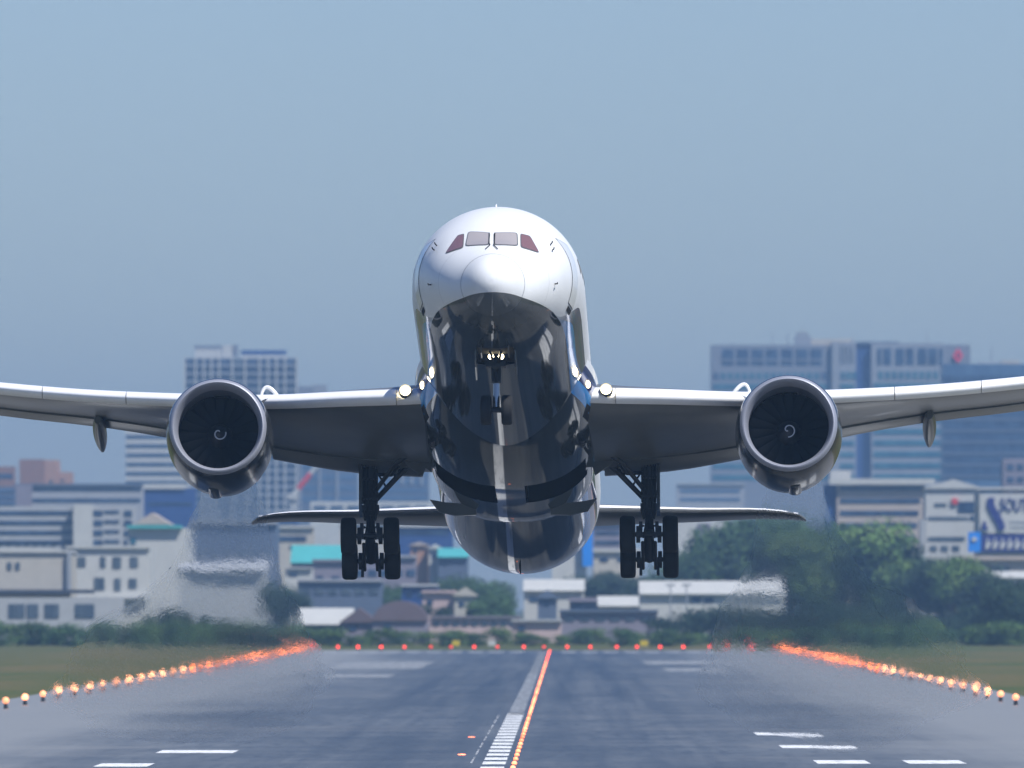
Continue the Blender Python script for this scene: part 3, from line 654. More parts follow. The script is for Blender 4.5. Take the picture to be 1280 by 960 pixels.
def pchip(x, y, q):
    h = np.diff(x); dl = np.diff(y)/h; d = np.zeros_like(y)
    for i in range(1, len(x)-1):
        if dl[i-1]*dl[i] > 0:
            w1, w2 = 2*h[i]+h[i-1], h[i]+2*h[i-1]; d[i] = (w1+w2)/(w1/dl[i-1]+w2/dl[i])
    d[0], d[-1] = dl[0], dl[-1]
    i = np.clip(np.searchsorted(x, q, side='right')-1, 0, len(x)-2); t = (q-x[i])/h[i]
    return (2*t**3-3*t**2+1)*y[i] + (t**3-2*t**2+t)*h[i]*d[i] + (-2*t**3+3*t**2)*y[i+1] + (t**3-t**2)*h[i]*d[i+1]
_SG = np.concatenate([np.linspace(0, 1, 4000)**2*.999, np.linspace(1, 62.6, 9000)])
_ST = [pchip(TAB[:,0], TAB[:,k], _SG) for k in range(1, 5)]
def sect(s): return [float(np.interp(s, _SG, q)) for q in _ST]
def ring(s, n=96, off=0.0):
    zt, zb, hw, zm = sect(s); out = []
    for k in range(n):
        t = 2*math.pi*k/n; c, q = math.cos(t), math.sin(t)
        out.append(((hw+off)*q, s, zm + ((zt-zm+off) if c > 0 else (zm-zb+off))*c))
    return out
def surf_s(x, z, lo=0.0, hi=12.0):               # where a line along the body at (x, z) meets the skin
    for _ in range(26):
        s = (lo+hi)/2; zt, zb, hw, zm = sect(s)
        v = (x/hw)**2 + ((z-zm)/((zt-zm) if z > zm else (zm-zb)))**2
        if v > 1: lo = s
        else: hi = s
    return (lo+hi)/2
def nrm(x, z, s):
    e = .02
    a = Vector((0, 1, 0)); px = Vector((x+e, surf_s(x+e, z), z)) - Vector((x-e, surf_s(x-e, z), z)); pz = Vector((x, surf_s(x, z+e), z+e)) - Vector((x, surf_s(x, z-e), z-e))
    n = px.cross(pz).normalized()
    return n if n.y < 0 else -n
CAM = Vector((CAMX, 0, CAMZ)); JI = JM.transposed()
def body_xz(px, py):                              # where the photograph's point (px, py) lies on the front fuselage, as body x and z
    s = 3.0
    for _ in range(25):
        ctr = A0 + JM @ Vector((0, s, 0)); d = ctr.y
        p = JI @ (Vector((PX(px, d), d, PZ(py, d))) - A0)
        s = .5*s + .5*surf_s(p.x, p.z)
    return p.x, p.z
def in_nose_well(x, s, z): return 4.4 < s < 6.9 and abs(x) < .60 and z < -2
def in_main_well(x, s, z): return 26.3 < s < 30.2 and z < -1.1 and abs(x) < 2.6
st = sorted(set([1.0] + list(np.arange(1.1, 4.4, .12)) + [4.4] + list(np.arange(4.6, 6.9, .2)) + [6.9] + list(np.arange(7.2, 12, .3)) + list(np.arange(12, 26, 1.0)) + [26.3, 27, 28, 29, 30.2] + list(np.arange(31, 62.5, .7)) + [62.6]))
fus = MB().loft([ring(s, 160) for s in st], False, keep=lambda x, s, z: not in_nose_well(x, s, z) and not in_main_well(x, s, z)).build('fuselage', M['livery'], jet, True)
rs = [0.0, .005, .02, .045, .08, .13, .2, .28, .4, .55, .7, .85, .985]
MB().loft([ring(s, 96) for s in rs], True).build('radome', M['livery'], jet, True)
MB().loft([ring(.985, 96, .003), ring(1.0, 96, .004)], False).build('radome_seam', M['seam'], jet)
MB().tube([(0, .985+.02*0, sect(.99)[0]), (0, .99, sect(.99)[0]+.004)], .004).build('seam_mark', M['seam'], jet)

# windscreen panes, each with its dark frame
def skin_patch(corners, off, n=10, p=9, grow=0.0):
    c = [Vector((q[0], q[1])) for q in corners]; ctr = sum(c, Vector((0, 0)))/4
    c = [ctr + (q-ctr)*(1 + grow/max((q-ctr).length, .01)) for q in c]
    mb = MB(); vs = []
    for j in range(n+1):
        for i in range(n+1):
            u, v = 2*i/n-1, 2*j/n-1
            k = max(abs(u), abs(v))/max((abs(u)**p+abs(v)**p)**(1/p), 1e-6) if (u or v) else 1
            u, v = u*k, v*k; a, b_ = (u+1)/2, (v+1)/2
            q = c[0]*(1-a)*(1-b_) + c[1]*a*(1-b_) + c[2]*a*b_ + c[3]*(1-a)*b_
            s = surf_s(q.x, q.y); P = Vector((q.x, s, q.y)) + nrm(q.x, q.y, s)*off
            vs.append(P)
    mb.add(vs, [(j*(n+1)+i, j*(n+1)+i+1, (j+1)*(n+1)+i+1, (j+1)*(n+1)+i) for j in range(n) for i in range(n)])
    return mb
panes = [([(582.5, 307), (610, 306), (611.5, 290.5), (586, 289)], 'pane', 1), ([(618.5, 306), (646.5, 307), (645.5, 290.5), (618, 290.5)], 'pane', 1),
         ([(557, 316.5), (578.5, 309), (579.5, 292), (572, 294)], 'pane_side', 1), ([(651.5, 309), (673.5, 316), (662, 295), (651, 292)], 'pane_side', 1)]
for cs, mk, _ in panes:
    q = [body_xz(*c) for c in cs]
    fr = skin_patch(q, .012, grow=.045).build('windscreen_frame', M['seam'], jet, True)
    skin_patch(q, .02).build('windscreen_pane', M[mk], fr, True)
def skin_pt(px, py, off=.02):
    x, z = body_xz(px, py); s = surf_s(x, z); return Vector((x, s, z)) + nrm(x, z, s)*off
for sgn, pts in ((-1, [(611.5, 291), (611.5, 304), (612.5, 307), (607, 312.5)]), (1, [(618.5, 291), (618, 304), (617, 307), (622, 312.5)])):
    MB().tube([skin_pt(*p, .035) for p in pts], .016, 6).build('wiper', M['black'], jet)
for px, py in ((539, 357), (693.5, 356.5), (546, 306), (543, 312), (688, 305), (690, 313)):
    p = skin_pt(px, py, .0); n_ = nrm(p.x, p.z, p.y)
    MB().tube([p, p+n_*.09, p+n_*.10+Vector((0, -.16, 0))], .022, 6).build('pitot_probe', M['black'], jet)
# forward cabin doors
def side_patch(s0, s1, z0, z1, sgn, off, n=10):
    mb = MB(); vs = []
    for j in range(n+1):
        for i in range(n+1):
            s = s0+(s1-s0)*i/n; z = z0+(z1-z0)*j/n; zt, zb, hw, zm = sect(s)
            k = (z-zm)/((zt-zm) if z > zm else (zm-zb)); x = (hw+off)*math.sqrt(max(0, 1-k*k)); vs.append((sgn*(x), s, z))
    mb.add(vs, [(j*(n+1)+i, j*(n+1)+i+1, (j+1)*(n+1)+i+1, (j+1)*(n+1)+i) for j in range(n) for i in range(n)])
    return mb
for sgn in (-1, 1):
    dr = side_patch(5.0, 6.2, -1.25, .95, sgn, .010).build('cabin_door_seal', M['seam'], jet, True)
    side_patch(5.025, 6.175, -1.225, .925, sgn, .018).build('cabin_door', M['white'], dr, True)
    side_patch(5.15, 6.05, -1.46, -1.30, sgn, .016).build('door_sill', M['black'], dr, True)
    for s in np.arange(7.4, 50, .95):
        if not 17.6 < s < 19.4: side_patch(s, s+.30, .28, .76, sgn, .012, 3).build('cabin_window', M['black'], jet, True)
# nose gear well, doors and leg
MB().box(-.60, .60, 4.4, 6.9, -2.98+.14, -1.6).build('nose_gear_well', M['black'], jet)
for sgn in (-1, 1):
    MB().prism_x([(4.7, -2.88), (6.8, -2.93), (6.75, -3.42), (6.4, -3.55), (5.0, -3.40), (4.75, -3.2)], sgn*.66-.022, sgn*.66+.022).build('nose_gear_door', M['grey'], jet)
    MB().prism_x([(4.0, -2.86), (4.7, -2.9), (4.7, -3.15), (4.1, -3.1)], sgn*.45-.02, sgn*.45+.02).build('nose_gear_door', M['grey'], jet)
def wheel(name, c, r, wd, parent):
    tp = [(-wd/2*.62, r*.52), (-wd/2*.86, r*.58), (-wd/2, r*.74), (-wd/2*.97, r*.88), (-wd/2*.80, r*.965), (-wd/2*.5, r), (wd/2*.5, r), (wd/2*.80, r*.965), (wd/2*.97, r*.88), (wd/2, r*.74), (wd/2*.86, r*.58), (wd/2*.62, r*.52)]
    mb = MB(); mb.lathe(tp, c, 'x', 40, 0)
    mb.lathe([(-wd/2*.62, r*.52), (-wd*.24, r*.46), (-wd*.2, .09), (-wd*.42, .085), (-wd*.42, .001)], c, 'x', 28, 1)
    mb.lathe([(wd/2*.62, r*.52), (wd*.24, r*.46), (wd*.2, .09), (wd*.42, .085), (wd*.42, .001)], c, 'x', 28, 1)
    for k in range(4):                            # tread grooves
        xg = (-.3+.2*k)*wd; mb.lathe([(xg-.006, r+.001), (xg-.006, r-.012), (xg+.006, r-.012), (xg+.006, r+.001)], c, 'x', 40, 2)
    return mb.build(name, [M['tyre'], M['hub'], M['black']], parent, True)
ng = MB()
ng.tube([(0, 5.75, -2.0), (0, 5.92, -3.3), (0, 5.95, -3.75)], [.20, .17, .17], 16)
ng.tube([(-.16, 5.85, -3.18), (.16, 5.85, -3.18)], .24, 12); ng.box(-.34, .34, 5.62, 5.9, -3.24, -3.06)
ng.tube([(-.10, 5.7, -3.3), (-.10, 5.66, -3.75)], .05, 8); ng.tube([(.10, 5.7, -3.3), (.10, 5.66, -3.75)], .05, 8)
ng.tube([(0, 6.05, -3.7), (0, 6.32, -4.1), (0, 6.06, -4.5)], .06, 8)
ng.tube([(-.5, 5.5, -2.6), (-.12, 5.85, -3.25)], .035, 8); ng.tube([(.5, 5.5, -2.6), (.12, 5.85, -3.25)], .035, 8)
ng.tube([(-.25, 4.6, -2.5), (-.08, 5.8, -3.2)], .05, 8); ng.tube([(.25, 4.6, -2.5), (.08, 5.8, -3.2)], .05, 8)
ngo = ng.build('nose_gear', M['gear'], jet, True)
MB().tube([(0, 5.95, -3.7), (0, 6.0, -4.55)], .115, 14).build('oleo', M['oleo'], ngo, True)
MB().tube([(-.42, 6.0, -4.64), (.42, 6.0, -4.64)], .09, 12).build('axle', M['gear'], ngo, True)
for sgn in (-1, 1):
    wheel('wheel', (sgn*.35, 6.0, -4.64), .495, .37, ngo)
    MB().lathe([(0, .005), (0, .10), (.10, .11), (.16, .05)], (sgn*.165, 5.55, -2.93), 'y', 20).build('lamp_housing', M['gear'], ngo, True)
    MB().lathe([(-.004, .002), (-.006, .092), (.01, .094)], (sgn*.165, 5.55, -2.93), 'y', 20).build('taxi_lamp', M['nlamp'], ngo)

# belly fairing with open wheel wells either side of the keel
FT = np.array([[15.5,2.45,-2.2],[17.5,2.80,-2.55],[19.5,3.02,-2.86],[21.5,3.12,-3.05],[24,3.16,-3.22],[26.3,3.14,-3.28],[28,3.12,-3.22],[30.2,3.05,-3.12],[32.5,2.98,-3.08],[33.8,2.92,-3.04],[35.5,2.7,-2.8],[38,2.3,-2.4]])
def fring(s, n=81, lift=0.0):
    hw = float(pchip(FT[:,0], FT[:,1], s)); zb = float(pchip(FT[:,0], FT[:,2], s)) + lift; out = []
    for k in range(n):
        t = -math.pi/2 + math.pi*k/(n-1); q, c = math.sin(t), math.cos(t)
        e = 2/2.35
        out.append((hw*math.copysign(abs(q)**e, q), s, -.55 + (zb+.55)*abs(c)**e))
    return out
fs = list(np.arange(15.5, 26.2, .6)) + [26.3, 27, 28, 29, 30.2, 31, 32, 33, 33.8, 34.6, 36, 38]
MB().loft([fring(s) for s in fs], False, closed=False, keep=lambda x, s, z: not (26.3 < s < 30.2 and .52 < abs(x) < 2.62)).build('belly_fairing', M['livery'], jet, True)
wl = MB()
for sgn in (-1, 1):
    a, b_ = sorted((sgn*.53, sgn*2.62)); wl.box(a, b_, 26.32, 30.18, -2.55, -1.0)
for sgn in (-1, 1):
    a, b_ = sorted((sgn*.53, sgn*2.62))
    mb = MB()
    for sw in (26.31, 30.19):
        e_ = [q for q in fring(sw, 161) if .53 < q[0]*sgn < 2.61]
        mb.add([(q[0], sw, q[2]+.02) for q in e_] + [(q[0], sw, -1) for q in reversed(e_)], [tuple(range(2*len(e_)))])
    mb.add([(a,26.31,-1),(b_,26.31,-1),(b_,30.19,-1),(a,30.19,-1)], [(0,1,2,3)])
    xk = sgn*.54; mb.add([(xk,26.31,-3.15),(xk,30.19,-3.0),(xk,30.19,-1),(xk,26.31,-1)], [(0,1,2,3)])
    xk = sgn*2.61; mb.add([(xk,26.31,-2.05),(xk,30.19,-1.95),(xk,30.19,-1),(xk,26.31,-1)], [(0,1,2,3)])
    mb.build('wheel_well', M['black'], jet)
    # inner gear door, swung open behind the well
    MB().prism([(sgn*q, z) for q, z in ((2.92,-2.56),(2.4,-2.66),(1.3,-2.75),(1.3,-3.12),(2.0,-3.14),(2.6,-3.0))], 32.3, 32.42).build('main_gear_door', M['wing'], jet)
    # ram-air intake and lamp on the fairing's shoulder
    def fpt(s, t, off):
        hw = float(pchip(FT[:,0], FT[:,1], s)); zb = float(pchip(FT[:,0], FT[:,2], s)); e = 2/2.35
        return Vector(((hw+off)*math.sin(t)**e*sgn, s, -.55+(zb+.55-off)*math.cos(t)**e))
    mb = MB()
    mb.add([fpt(19.6, R(64), .012), fpt(20.4, R(56), .012), fpt(21.7, R(60), .012), fpt(20.9, R(68), .012)], [(0,1,2,3)])
    mb.build('ram_air_intake', M['black'], jet)
    ex = MB()
    for k in range(3): ex.tube([fpt(22.6+.3*k, R(50), -.02), fpt(22.5+.3*k, R(50), .10), fpt(22.9+.3*k, R(50), .06)], .09, 8)
    ex.build('air_outlet', M['gear'], jet, True)
MB().tube([(.0, 43, -2.85), (.02, 43.15, -3.2)], [.05, .02], 6).build('belly_antenna', M['black'], jet)
MB().tube([(-.05, 8.4, 2.7), (-.05, 8.5, 2.84)], [.04, .02], 6).build('crown_antenna', M['white'], jet)

# wings
WT = np.array([  # |x|, s of leading edge, s of trailing edge, z of leading edge, z of trailing edge, thickness ratio
 [2.3,19.7,33.2,-1.36,-1.45,.125],[3.7,20.9,33.2,-1.18,-1.38,.12],[5.2,21.9,33.2,-1.02,-1.28,.115],[8.2,24.0,33.4,-.70,-.75,.105],[10,25.2,33.7,-.42,-.32,.10],
 [11.8,26.5,34.2,-.10,.18,.098],[14.5,28.4,35.3,.42,.88,.095],[17.5,30.5,36.6,1.10,1.46,.093],[21,32.9,38.1,2.0,2.3,.09],[25,35.7,39.9,3.2,3.4,.09],[27.5,38,41.1,4.1,4.2,.09],[29,40.2,42,4.7,4.75,.09],[30,42.3,42.9,5.1,5.1,.09]])
def wsec(x): return [float(pchip(WT[:,0], WT[:,k], x)) for k in range(1, 6)]
AF = []                                            # closed airfoil loop: upper from trailing edge forward, lower back
for k in range(19): u = (1+math.cos(math.pi*k/18))/2; AF.append((u, 1))
for k in range(1, 18): u = (1-math.cos(math.pi*k/18))/2; AF.append((u, -1))
def thick(u): return 5*(.2969*math.sqrt(u)-.1260*u-.3516*u*u+.2843*u**3-.1026*u**4)
def wing_ring(x, sgn):
    le, te, zl, zt_, th_ = wsec(x); c = te-le; out = []
    for u, sd_ in AF:
        cam_ = .012*math.sin(math.pi*u)*c
        z = zl + (zt_-zl)*u + cam_ + sd_*thick(u)*th_*c*(1.0 if sd_ > 0 else .95)
        if u > .74: z += 0.0
        out.append((sgn*x, le+u*c, z))
    return out if sgn > 0 else out[::-1]
for sgn in (-1, 1):
    xs_ = list(np.arange(2.3, 30.01, .55)) + [30]
    wg = MB().loft([wing_ring(x, sgn) for x in xs_], True).build('wing', M['wing'], jet, True, 35)
    # slats: drooped leading-edge segments with a sharp lower lip
    def slat_ring(x):
        le, te, zl, zt_, th_ = wsec(x); k = (te-le)/10.0*(.55+.45*1.0); k = .62+.38*min(1.2, (te-le)/10)
        pr = [(.95,.34),(.6,.30),(.32,.22),(.12,.11),(.02,0),(.0,-.07),(.06,-.15),(.18,-.22),(.34,-.27),(.36,-.25),(.24,-.16),(.2,-.05),(.3,.1),(.55,.22),(.95,.32)]
        out = [(sgn*x, le-.42*k+a*k, zl-.02+b_*k) for a, b_ in pr]
        return out if sgn > 0 else out[::-1]
    for x0, x1 in ((3.75, 8.75), (10.7, 13.28), (13.31, 16.3), (16.33, 20), (20.03, 24), (24.03, 27)):
        sl = MB().loft([slat_ring(x) for x in np.linspace(x0, x1, 9)], True).build('slat', M['slat'], jet, True, 50)
    # fixed root leading edge carrying the landing lamp
    MB().loft([[(p[0], p[1]+.12, p[2]+.02) for p in slat_ring(x)] for x in np.linspace(2.5, 3.73, 5)], True).build('root_leading_edge', M['slat'], jet, True, 50)
    # flap: hinge line and trailing segment below the wing
    def flap_ring(x):
        le, te, zl, zt_, th_ = wsec(x); c = te-le; s0 = te-.24*c; z0 = zl+(zt_-zl)*.76-.012*c
        out = [(sgn*x, s0, z0+.02*c), (sgn*x, s0-.02, z0-.012*c), (sgn*x, s0+.10*c, z0-.030*c), (sgn*x, te+.15, zt_-.16), (sgn*x, te+.15, zt_-.13), (sgn*x, s0+.10*c, z0+.03*c)]
        return out if sgn > 0 else out[::-1]
    for x0, x1 in ((3.2, 8.4), (8.75, 10.4), (10.55, 19.5)):
        MB().loft([flap_ring(x) for x in np.linspace(x0, x1, 8)], True).build('flap', M['wing'], jet, True, 35)
    # flap track fairing: drooping pointed canoe
    for xf, L_, rr in ((14.55, 3.7, .235), (19.6, 3.2, .2)):
        le, te, zl, zt_, th_ = wsec(xf); zc = zl+(zt_-zl)*.6-.28
        rings = []
        for k in range(15):
            u = k/14; rr_ = rr*max(.02, math.sin(math.pi*min(1, u*.92+.08))**.6 * (1-.15*u)); sc_ = te-2.6+u*L_
            zc_ = zc-.0-.42*u**1.6
            rings.append([(sgn*xf+rr_*1.1*math.sin(2*math.pi*q/20), sc_, zc_+rr_*1.5*math.cos(2*math.pi*q/20)) for q in range(20)])
        MB().loft(rings, True).build('flap_track_fairing', M['wing'], jet, True)
    # landing lamp in the wing root
    MB().lathe([(-.02, .003), (-.015, .15), (.05, .16)], (sgn*3.42, 20.12, -1.12), 'y', 20).build('landing_lamp', M['lamp'], jet)
    MB().lathe([(.0, .165), (-.06, .20), (.3, .23)], (sgn*3.42, 20.12, -1.12), 'y', 20).build('lamp_housing', M['gear'], jet, True)

# engines
def engine(sgn):
    C = (sgn*9.73-.10, 20.5, -2.25); seg = 72
    co = [(.16,1.665),(.3,1.72),(.6,1.765),(1.0,1.80),(1.6,1.825),(2.3,1.83),(3.2,1.77),(4.2,1.63),(5.0,1.48),(5.5,1.38),(5.5,1.35),(4.6,1.36)]
    cb = MB().lathe(co, C, 'y', seg)
    # accessory blister and drain mast under the cowl
    rings = []
    for k in range(9):
        u = k/8; h = .05*math.sin(math.pi*u)**.7
        rings.append([(C[0]+sgn*.2+a*.26, C[1]+1.9+u*1.6, C[2]-1.765+b_*.8 - h*q) for a, b_, q in ((-1,.12,0),(-.7,-.05,.6),(-.3,-.10,1),(.3,-.10,1),(.7,-.05,.6),(1,.12,0))])
    cb.loft(rings, True)
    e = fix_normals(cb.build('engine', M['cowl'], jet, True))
    lp = [(.55,1.370),(.4,1.385),(.25,1.415),(.12,1.455),(.04,1.495),(0,1.535),(.015,1.575),(.06,1.615),(.16,1.664)]
    MB().lathe(lp, C, 'y', seg).build('inlet_lip', M['lip'], e, True)
    MB().lathe([(.55,1.369),(.8,1.375),(1.2,1.40),(1.8,1.42)], C, 'y', seg).build('inlet_duct', M['duct'], e, True)
    fb = MB()
    for k in range(20):                            # wide-chord fan blades
        a0 = k*2*math.pi/20; pts = []
        for r_, tw, ch in ((.42,.9,.30),(.7,.7,.36),(1.05,.45,.40),(1.40,.25,.40)):
            for q in (-1, 1):
                da = q*ch*.5*math.cos(tw*.6)/r_*.75
                pts.append((C[0]+r_*math.cos(a0+da), C[1]+1.85+q*ch*.5*math.sin(tw), C[2]+r_*math.sin(a0+da)))
        fb.add(pts, [(0,1,3,2),(2,3,5,4),(4,5,7,6)])
    fb.lathe([(2.1,1.43),(2.1,.02)], C, 'y', 40)
    fb.build('fan', M['fan'], e, True)
    spn = [(1.2,.004),(1.22,.06),(1.28,.15),(1.39,.26),(1.55,.36),(1.95,.46)]
    so = MB().lathe(spn, C, 'y', 32).build('spinner', M['cone'], e, True)
    def sps(r_): return float(np.interp(r_, [q[1] for q in spn], [q[0] for q in spn]))
    pts = []
    for k in range(28):
        u = k/27; r_ = .045+.185*u**.6; a_ = R(75) + u*R(300) if sgn < 0 else R(235) - u*R(330)
        pts.append((C[0]+r_*math.cos(a_), C[1]+sps(r_)-.01, C[2]+r_*math.sin(a_)))
    MB().tube(pts, .024, 6).build('spinner_swirl', M['swirl'], e)
    MB().lathe([(4.6,1.02),(5.6,.92),(6.6,.70),(6.6,.66),(5.4,.66)], C, 'y', 48).build('core_nozzle', M['hub'], e, True)
    MB().lathe([(5.8,.55),(6.6,.48),(7.6,.16),(7.8,.02)], C, 'y', 32).build('exhaust_plug', M['hub'], e, True)
    # strake on the inboard flank
    q = -sgn
    MB().add([(C[0]+q*1.40, C[1]+1.3, C[2]+1.12), (C[0]+q*1.30, C[1]+2.8, C[2]+1.22), (C[0]+q*1.62, C[1]+2.7, C[2]+1.50), (C[0]+q*1.55, C[1]+2.0, C[2]+1.34),
              (C[0]+q*1.38, C[1]+1.3, C[2]+1.14), (C[0]+q*1.28, C[1]+2.8, C[2]+1.24), (C[0]+q*1.60, C[1]+2.7, C[2]+1.52), (C[0]+q*1.53, C[1]+2.0, C[2]+1.36)],
             [(0,1,2,3),(7,6,5,4),(0,3,7,4),(3,2,6,7),(2,1,5,6),(1,0,4,5)]).build('nacelle_strake', M['white'], e)
    # pylon
    pr = [(1.9, 1.70), (3.2, 2.05), (5.2, 2.1), (9.5, 1.55), (8.4, .75), (6.2, .55), (4.5, 1.3)]
    MB().prism_x([(C[1]+a, C[2]+b_) for a, b_ in pr], C[0]-.24, C[0]+.24).build('pylon', M['slat'], e)
    # white vapour-loop-shaped vortex fin standing on the wing just inboard of the nacelle
    lp = []
    for k in range(15):
        u = k/14; lp.append((C[0]+q*(1.30+.80*u), C[1]+3.9, C[2]+1.55+.58*math.sin(math.pi*min(1, u**.55))))
    MB().tube(lp, [.05+.025*math.sin(math.pi*k/14) for k in range(15)], 10).build('vortex_loop', M['white'], e, True)
    # small vents either side of the cowl underside
    return e
for sgn in (-1, 1): engine(sgn)

# main gear
def main_gear(sgn):
    X = sgn*4.85-.11; g_ = MB()
    g_.tube([(X, 31.3, -.9), (X, 31.45, -2.4), (X, 31.5, -3.3)], [.27, .265, .24], 18)
    g_.tube([(X-.20, 31.2, -1.0), (X-.20, 31.3, -2.9)], .07, 8); g_.tube([(X+.20, 31.2, -1.0), (X+.20, 31.3, -2.9)], .06, 8)
    g_.tube([(X-.08, 31.15, -2.2), (X-.1, 31.2, -3.6), (X-.2, 31.1, -4.2)], .035, 6); g_.tube([(X+.08, 31.15, -2.2), (X+.12, 31.2, -3.6), (X+.2, 31.1, -4.2)], .035, 6)
    g_.box(X-.30, X+.30, 31.2, 31.8, -3.15, -2.95); g_.box(X-.28, X+.28, 31.25, 31.75, -2.6, -2.48)
    g_.tube([(X, 31.9, -3.1), (X, 32.3, -3.75), (X, 31.7, -4.3)], .09, 8)
    g_.tube([(X-.25, 31.0, -3.2), (X-.16, 31.0, -3.55)], .05, 8); g_.tube([(X+.25, 31.0, -3.2), (X+.16, 31.0, -3.55)], .05, 8)
    for k in range(5):                            # hoses and harness clips
        xh = X + (-.16, -.05, .06, .15, .22)[k]
        g_.tube([(xh, 31.0, -1.3), (xh+.03, 30.98, -2.2), (xh-.02, 31.02, -3.0), (xh*.5+X*.5, 31.1, -3.9)], .022, 6)
    for zz in (-1.5, -2.05, -2.75): g_.box(X-.27, X+.27, 30.98, 31.2, zz-.035, zz+.035)
    o = g_.build('main_gear', M['gear'], jet, True)
    MB().tube([(X, 31.5, -3.25), (X, 31.5, -4.45)], .15, 14).build('oleo', M['gear'], o, True)
    fa, ra = (X, 30.85, -4.12), (X, 32.2, -4.76)
    tb = MB().tube([fa, (X, 31.5, -4.42), ra], [.15, .21, .15], 12)
    for k in (-1, 1):
        tb.tube([(X+k*.22, fa[1], fa[2]-.28), (X+k*.22, ra[1], ra[2]-.32)], .06, 8)
        tb.tube([(X+k*.2, 31.2, -3.75), (X+k*.33, fa[1], fa[2]+.28), (X+k*.36, fa[1], fa[2]-.1)], .045, 8)
        for ax_ in (fa, ra): tb.tube([(X+k*.30, ax_[1], ax_[2]), (X+k*.44, ax_[1], ax_[2])], .30, 16)
        tb.box(X+k*.30-.05, X+k*.30+.05, ra[1]-.1, ra[1]+.1, ra[2]-.55, ra[2])
        tb.box(X+k*.28-.06, X+k*.28+.06, fa[1]-.2, fa[1]+.1, fa[2]-.1, fa[2]+.42)
    tb.build('truck_beam', M['gear'], o, True)
    for ax_ in (fa, ra):
        MB().tube([(X-.8, ax_[1], ax_[2]), (X+.8, ax_[1], ax_[2])], .085, 10).build('axle', M['gear'], o, True)
        for k in (-1, 1): wheel('wheel', (X+k*.745, ax_[1], ax_[2]), .645, .54, o)
    q = -sgn                                        # inboard
    b1 = MB().tube([(X+q*.18, 31.4, -2.75), (X+q*1.0, 31.0, -1.95), (X+q*1.75, 30.6, -1.35)], [.09, .10, .09], 10)
    b1.tube([(X+q*.9, 31.0, -2.05), (X+q*.55, 31.2, -1.25)], .045, 8)
    b1.tube([(X+q*.95, 31.05, -2.0), (X+q*1.2, 31.0, -1.2)], .04, 8)
    b1.build('side_brace', M['gear'], o, True)
    b2 = MB().tube([(X+q*.15, 31.2, -2.5), (X+q*.9, 30.0, -1.75), (X+q*1.9, 28.9, -1.3)], [.08, .085, .08], 10)
    b2.tube([(X+q*.1, 31.3, -1.85), (X+q*.75, 30.9, -1.95), (X+q*1.0, 30.2, -1.8)], .07, 8)
    b2.tube([(X+q*.3, 31.2, -1.9), (X+q*.55, 31.0, -2.35)], .035, 6)
    b2.build('drag_brace', M['gear'], o, True)
    MB().box(X+sgn*.33-.06, X+sgn*.33+.06, 30.9, 32.0, -3.25, -1.0).build('gear_door', M['grey'], o)
    MB().prism([(X+q*.9, -1.2), (X+q*2.2, -1.25), (X+q*2.15, -2.0), (X+q*1.95, -1.85), (X+q*1.85, -2.15), (X+q*1.3, -1.75)], 30.2, 30.26).build('gear_door', M['wing'], o)
    return o
for sgn in (-1, 1): main_gear(sgn)

# tailplane and fin
HT = np.array([[1.2,50.6,57.6,.60,1.22,.10],[2.5,51.6,57.8,.78,1.33,.10],[6,54.3,58.6,1.22,1.60,.095],[9.4,56.8,59.3,1.62,1.82,.09],[9.98,57.6,59.5,1.66,1.82,.09],[10.2,58.6,59.6,1.7,1.8,.09]])
for sgn in (-1, 1):
    rings = []
    for x in list(np.linspace(1.2, 9.4, 14)) + [9.7, 9.98, 10.12, 10.2]:
        le, te, zl, zt_, th_ = [float(pchip(HT[:,0], HT[:,k], x)) for k in range(1, 6)]; c = te-le
        r_ = [(sgn*x, le+u*c, zl+(zt_-zl)*u+sd_*thick(u)*th_*c) for u, sd_ in AF]
        rings.append(r_ if sgn > 0 else r_[::-1])
    MB().loft(rings, True).build('tailplane', [M['wing']], jet, True, 35)
    lr = []
    for x in np.linspace(2.2, 9.9, 14):
        le, te, zl, zt_, th_ = [float(pchip(HT[:,0], HT[:,k], x)) for k in range(1, 6)]; c = te-le
        r_ = []
        for u, sd_ in [(u, 1) for u in (.03, .016, .007, .002)]:
            r_.append((sgn*x, le+u*c-.02, zl+(zt_-zl)*u+sd_*(thick(u)*th_*c+.012)))
        lr.append(r_ if sgn > 0 else r_[::-1])
    MB().loft(lr, False, closed=False).build('tailplane_leading_edge', M['slat'], jet, True)
rings = []
for z, le, te, th_ in ((2.0, 46.5, 57.5, .10), (4, 49.5, 58.6, .10), (7, 53.2, 60.2, .095), (10, 56.8, 61.6, .09), (11.4, 58.6, 62.2, .09), (11.8, 59.6, 62.4, .08)):
    c = te-le; rings.append([(sd_*thick(u)*th_*c, le+u*c, z) for u, sd_ in AF])
MB().loft(rings, True).build('tail_fin', M['fin'], jet, True, 35)


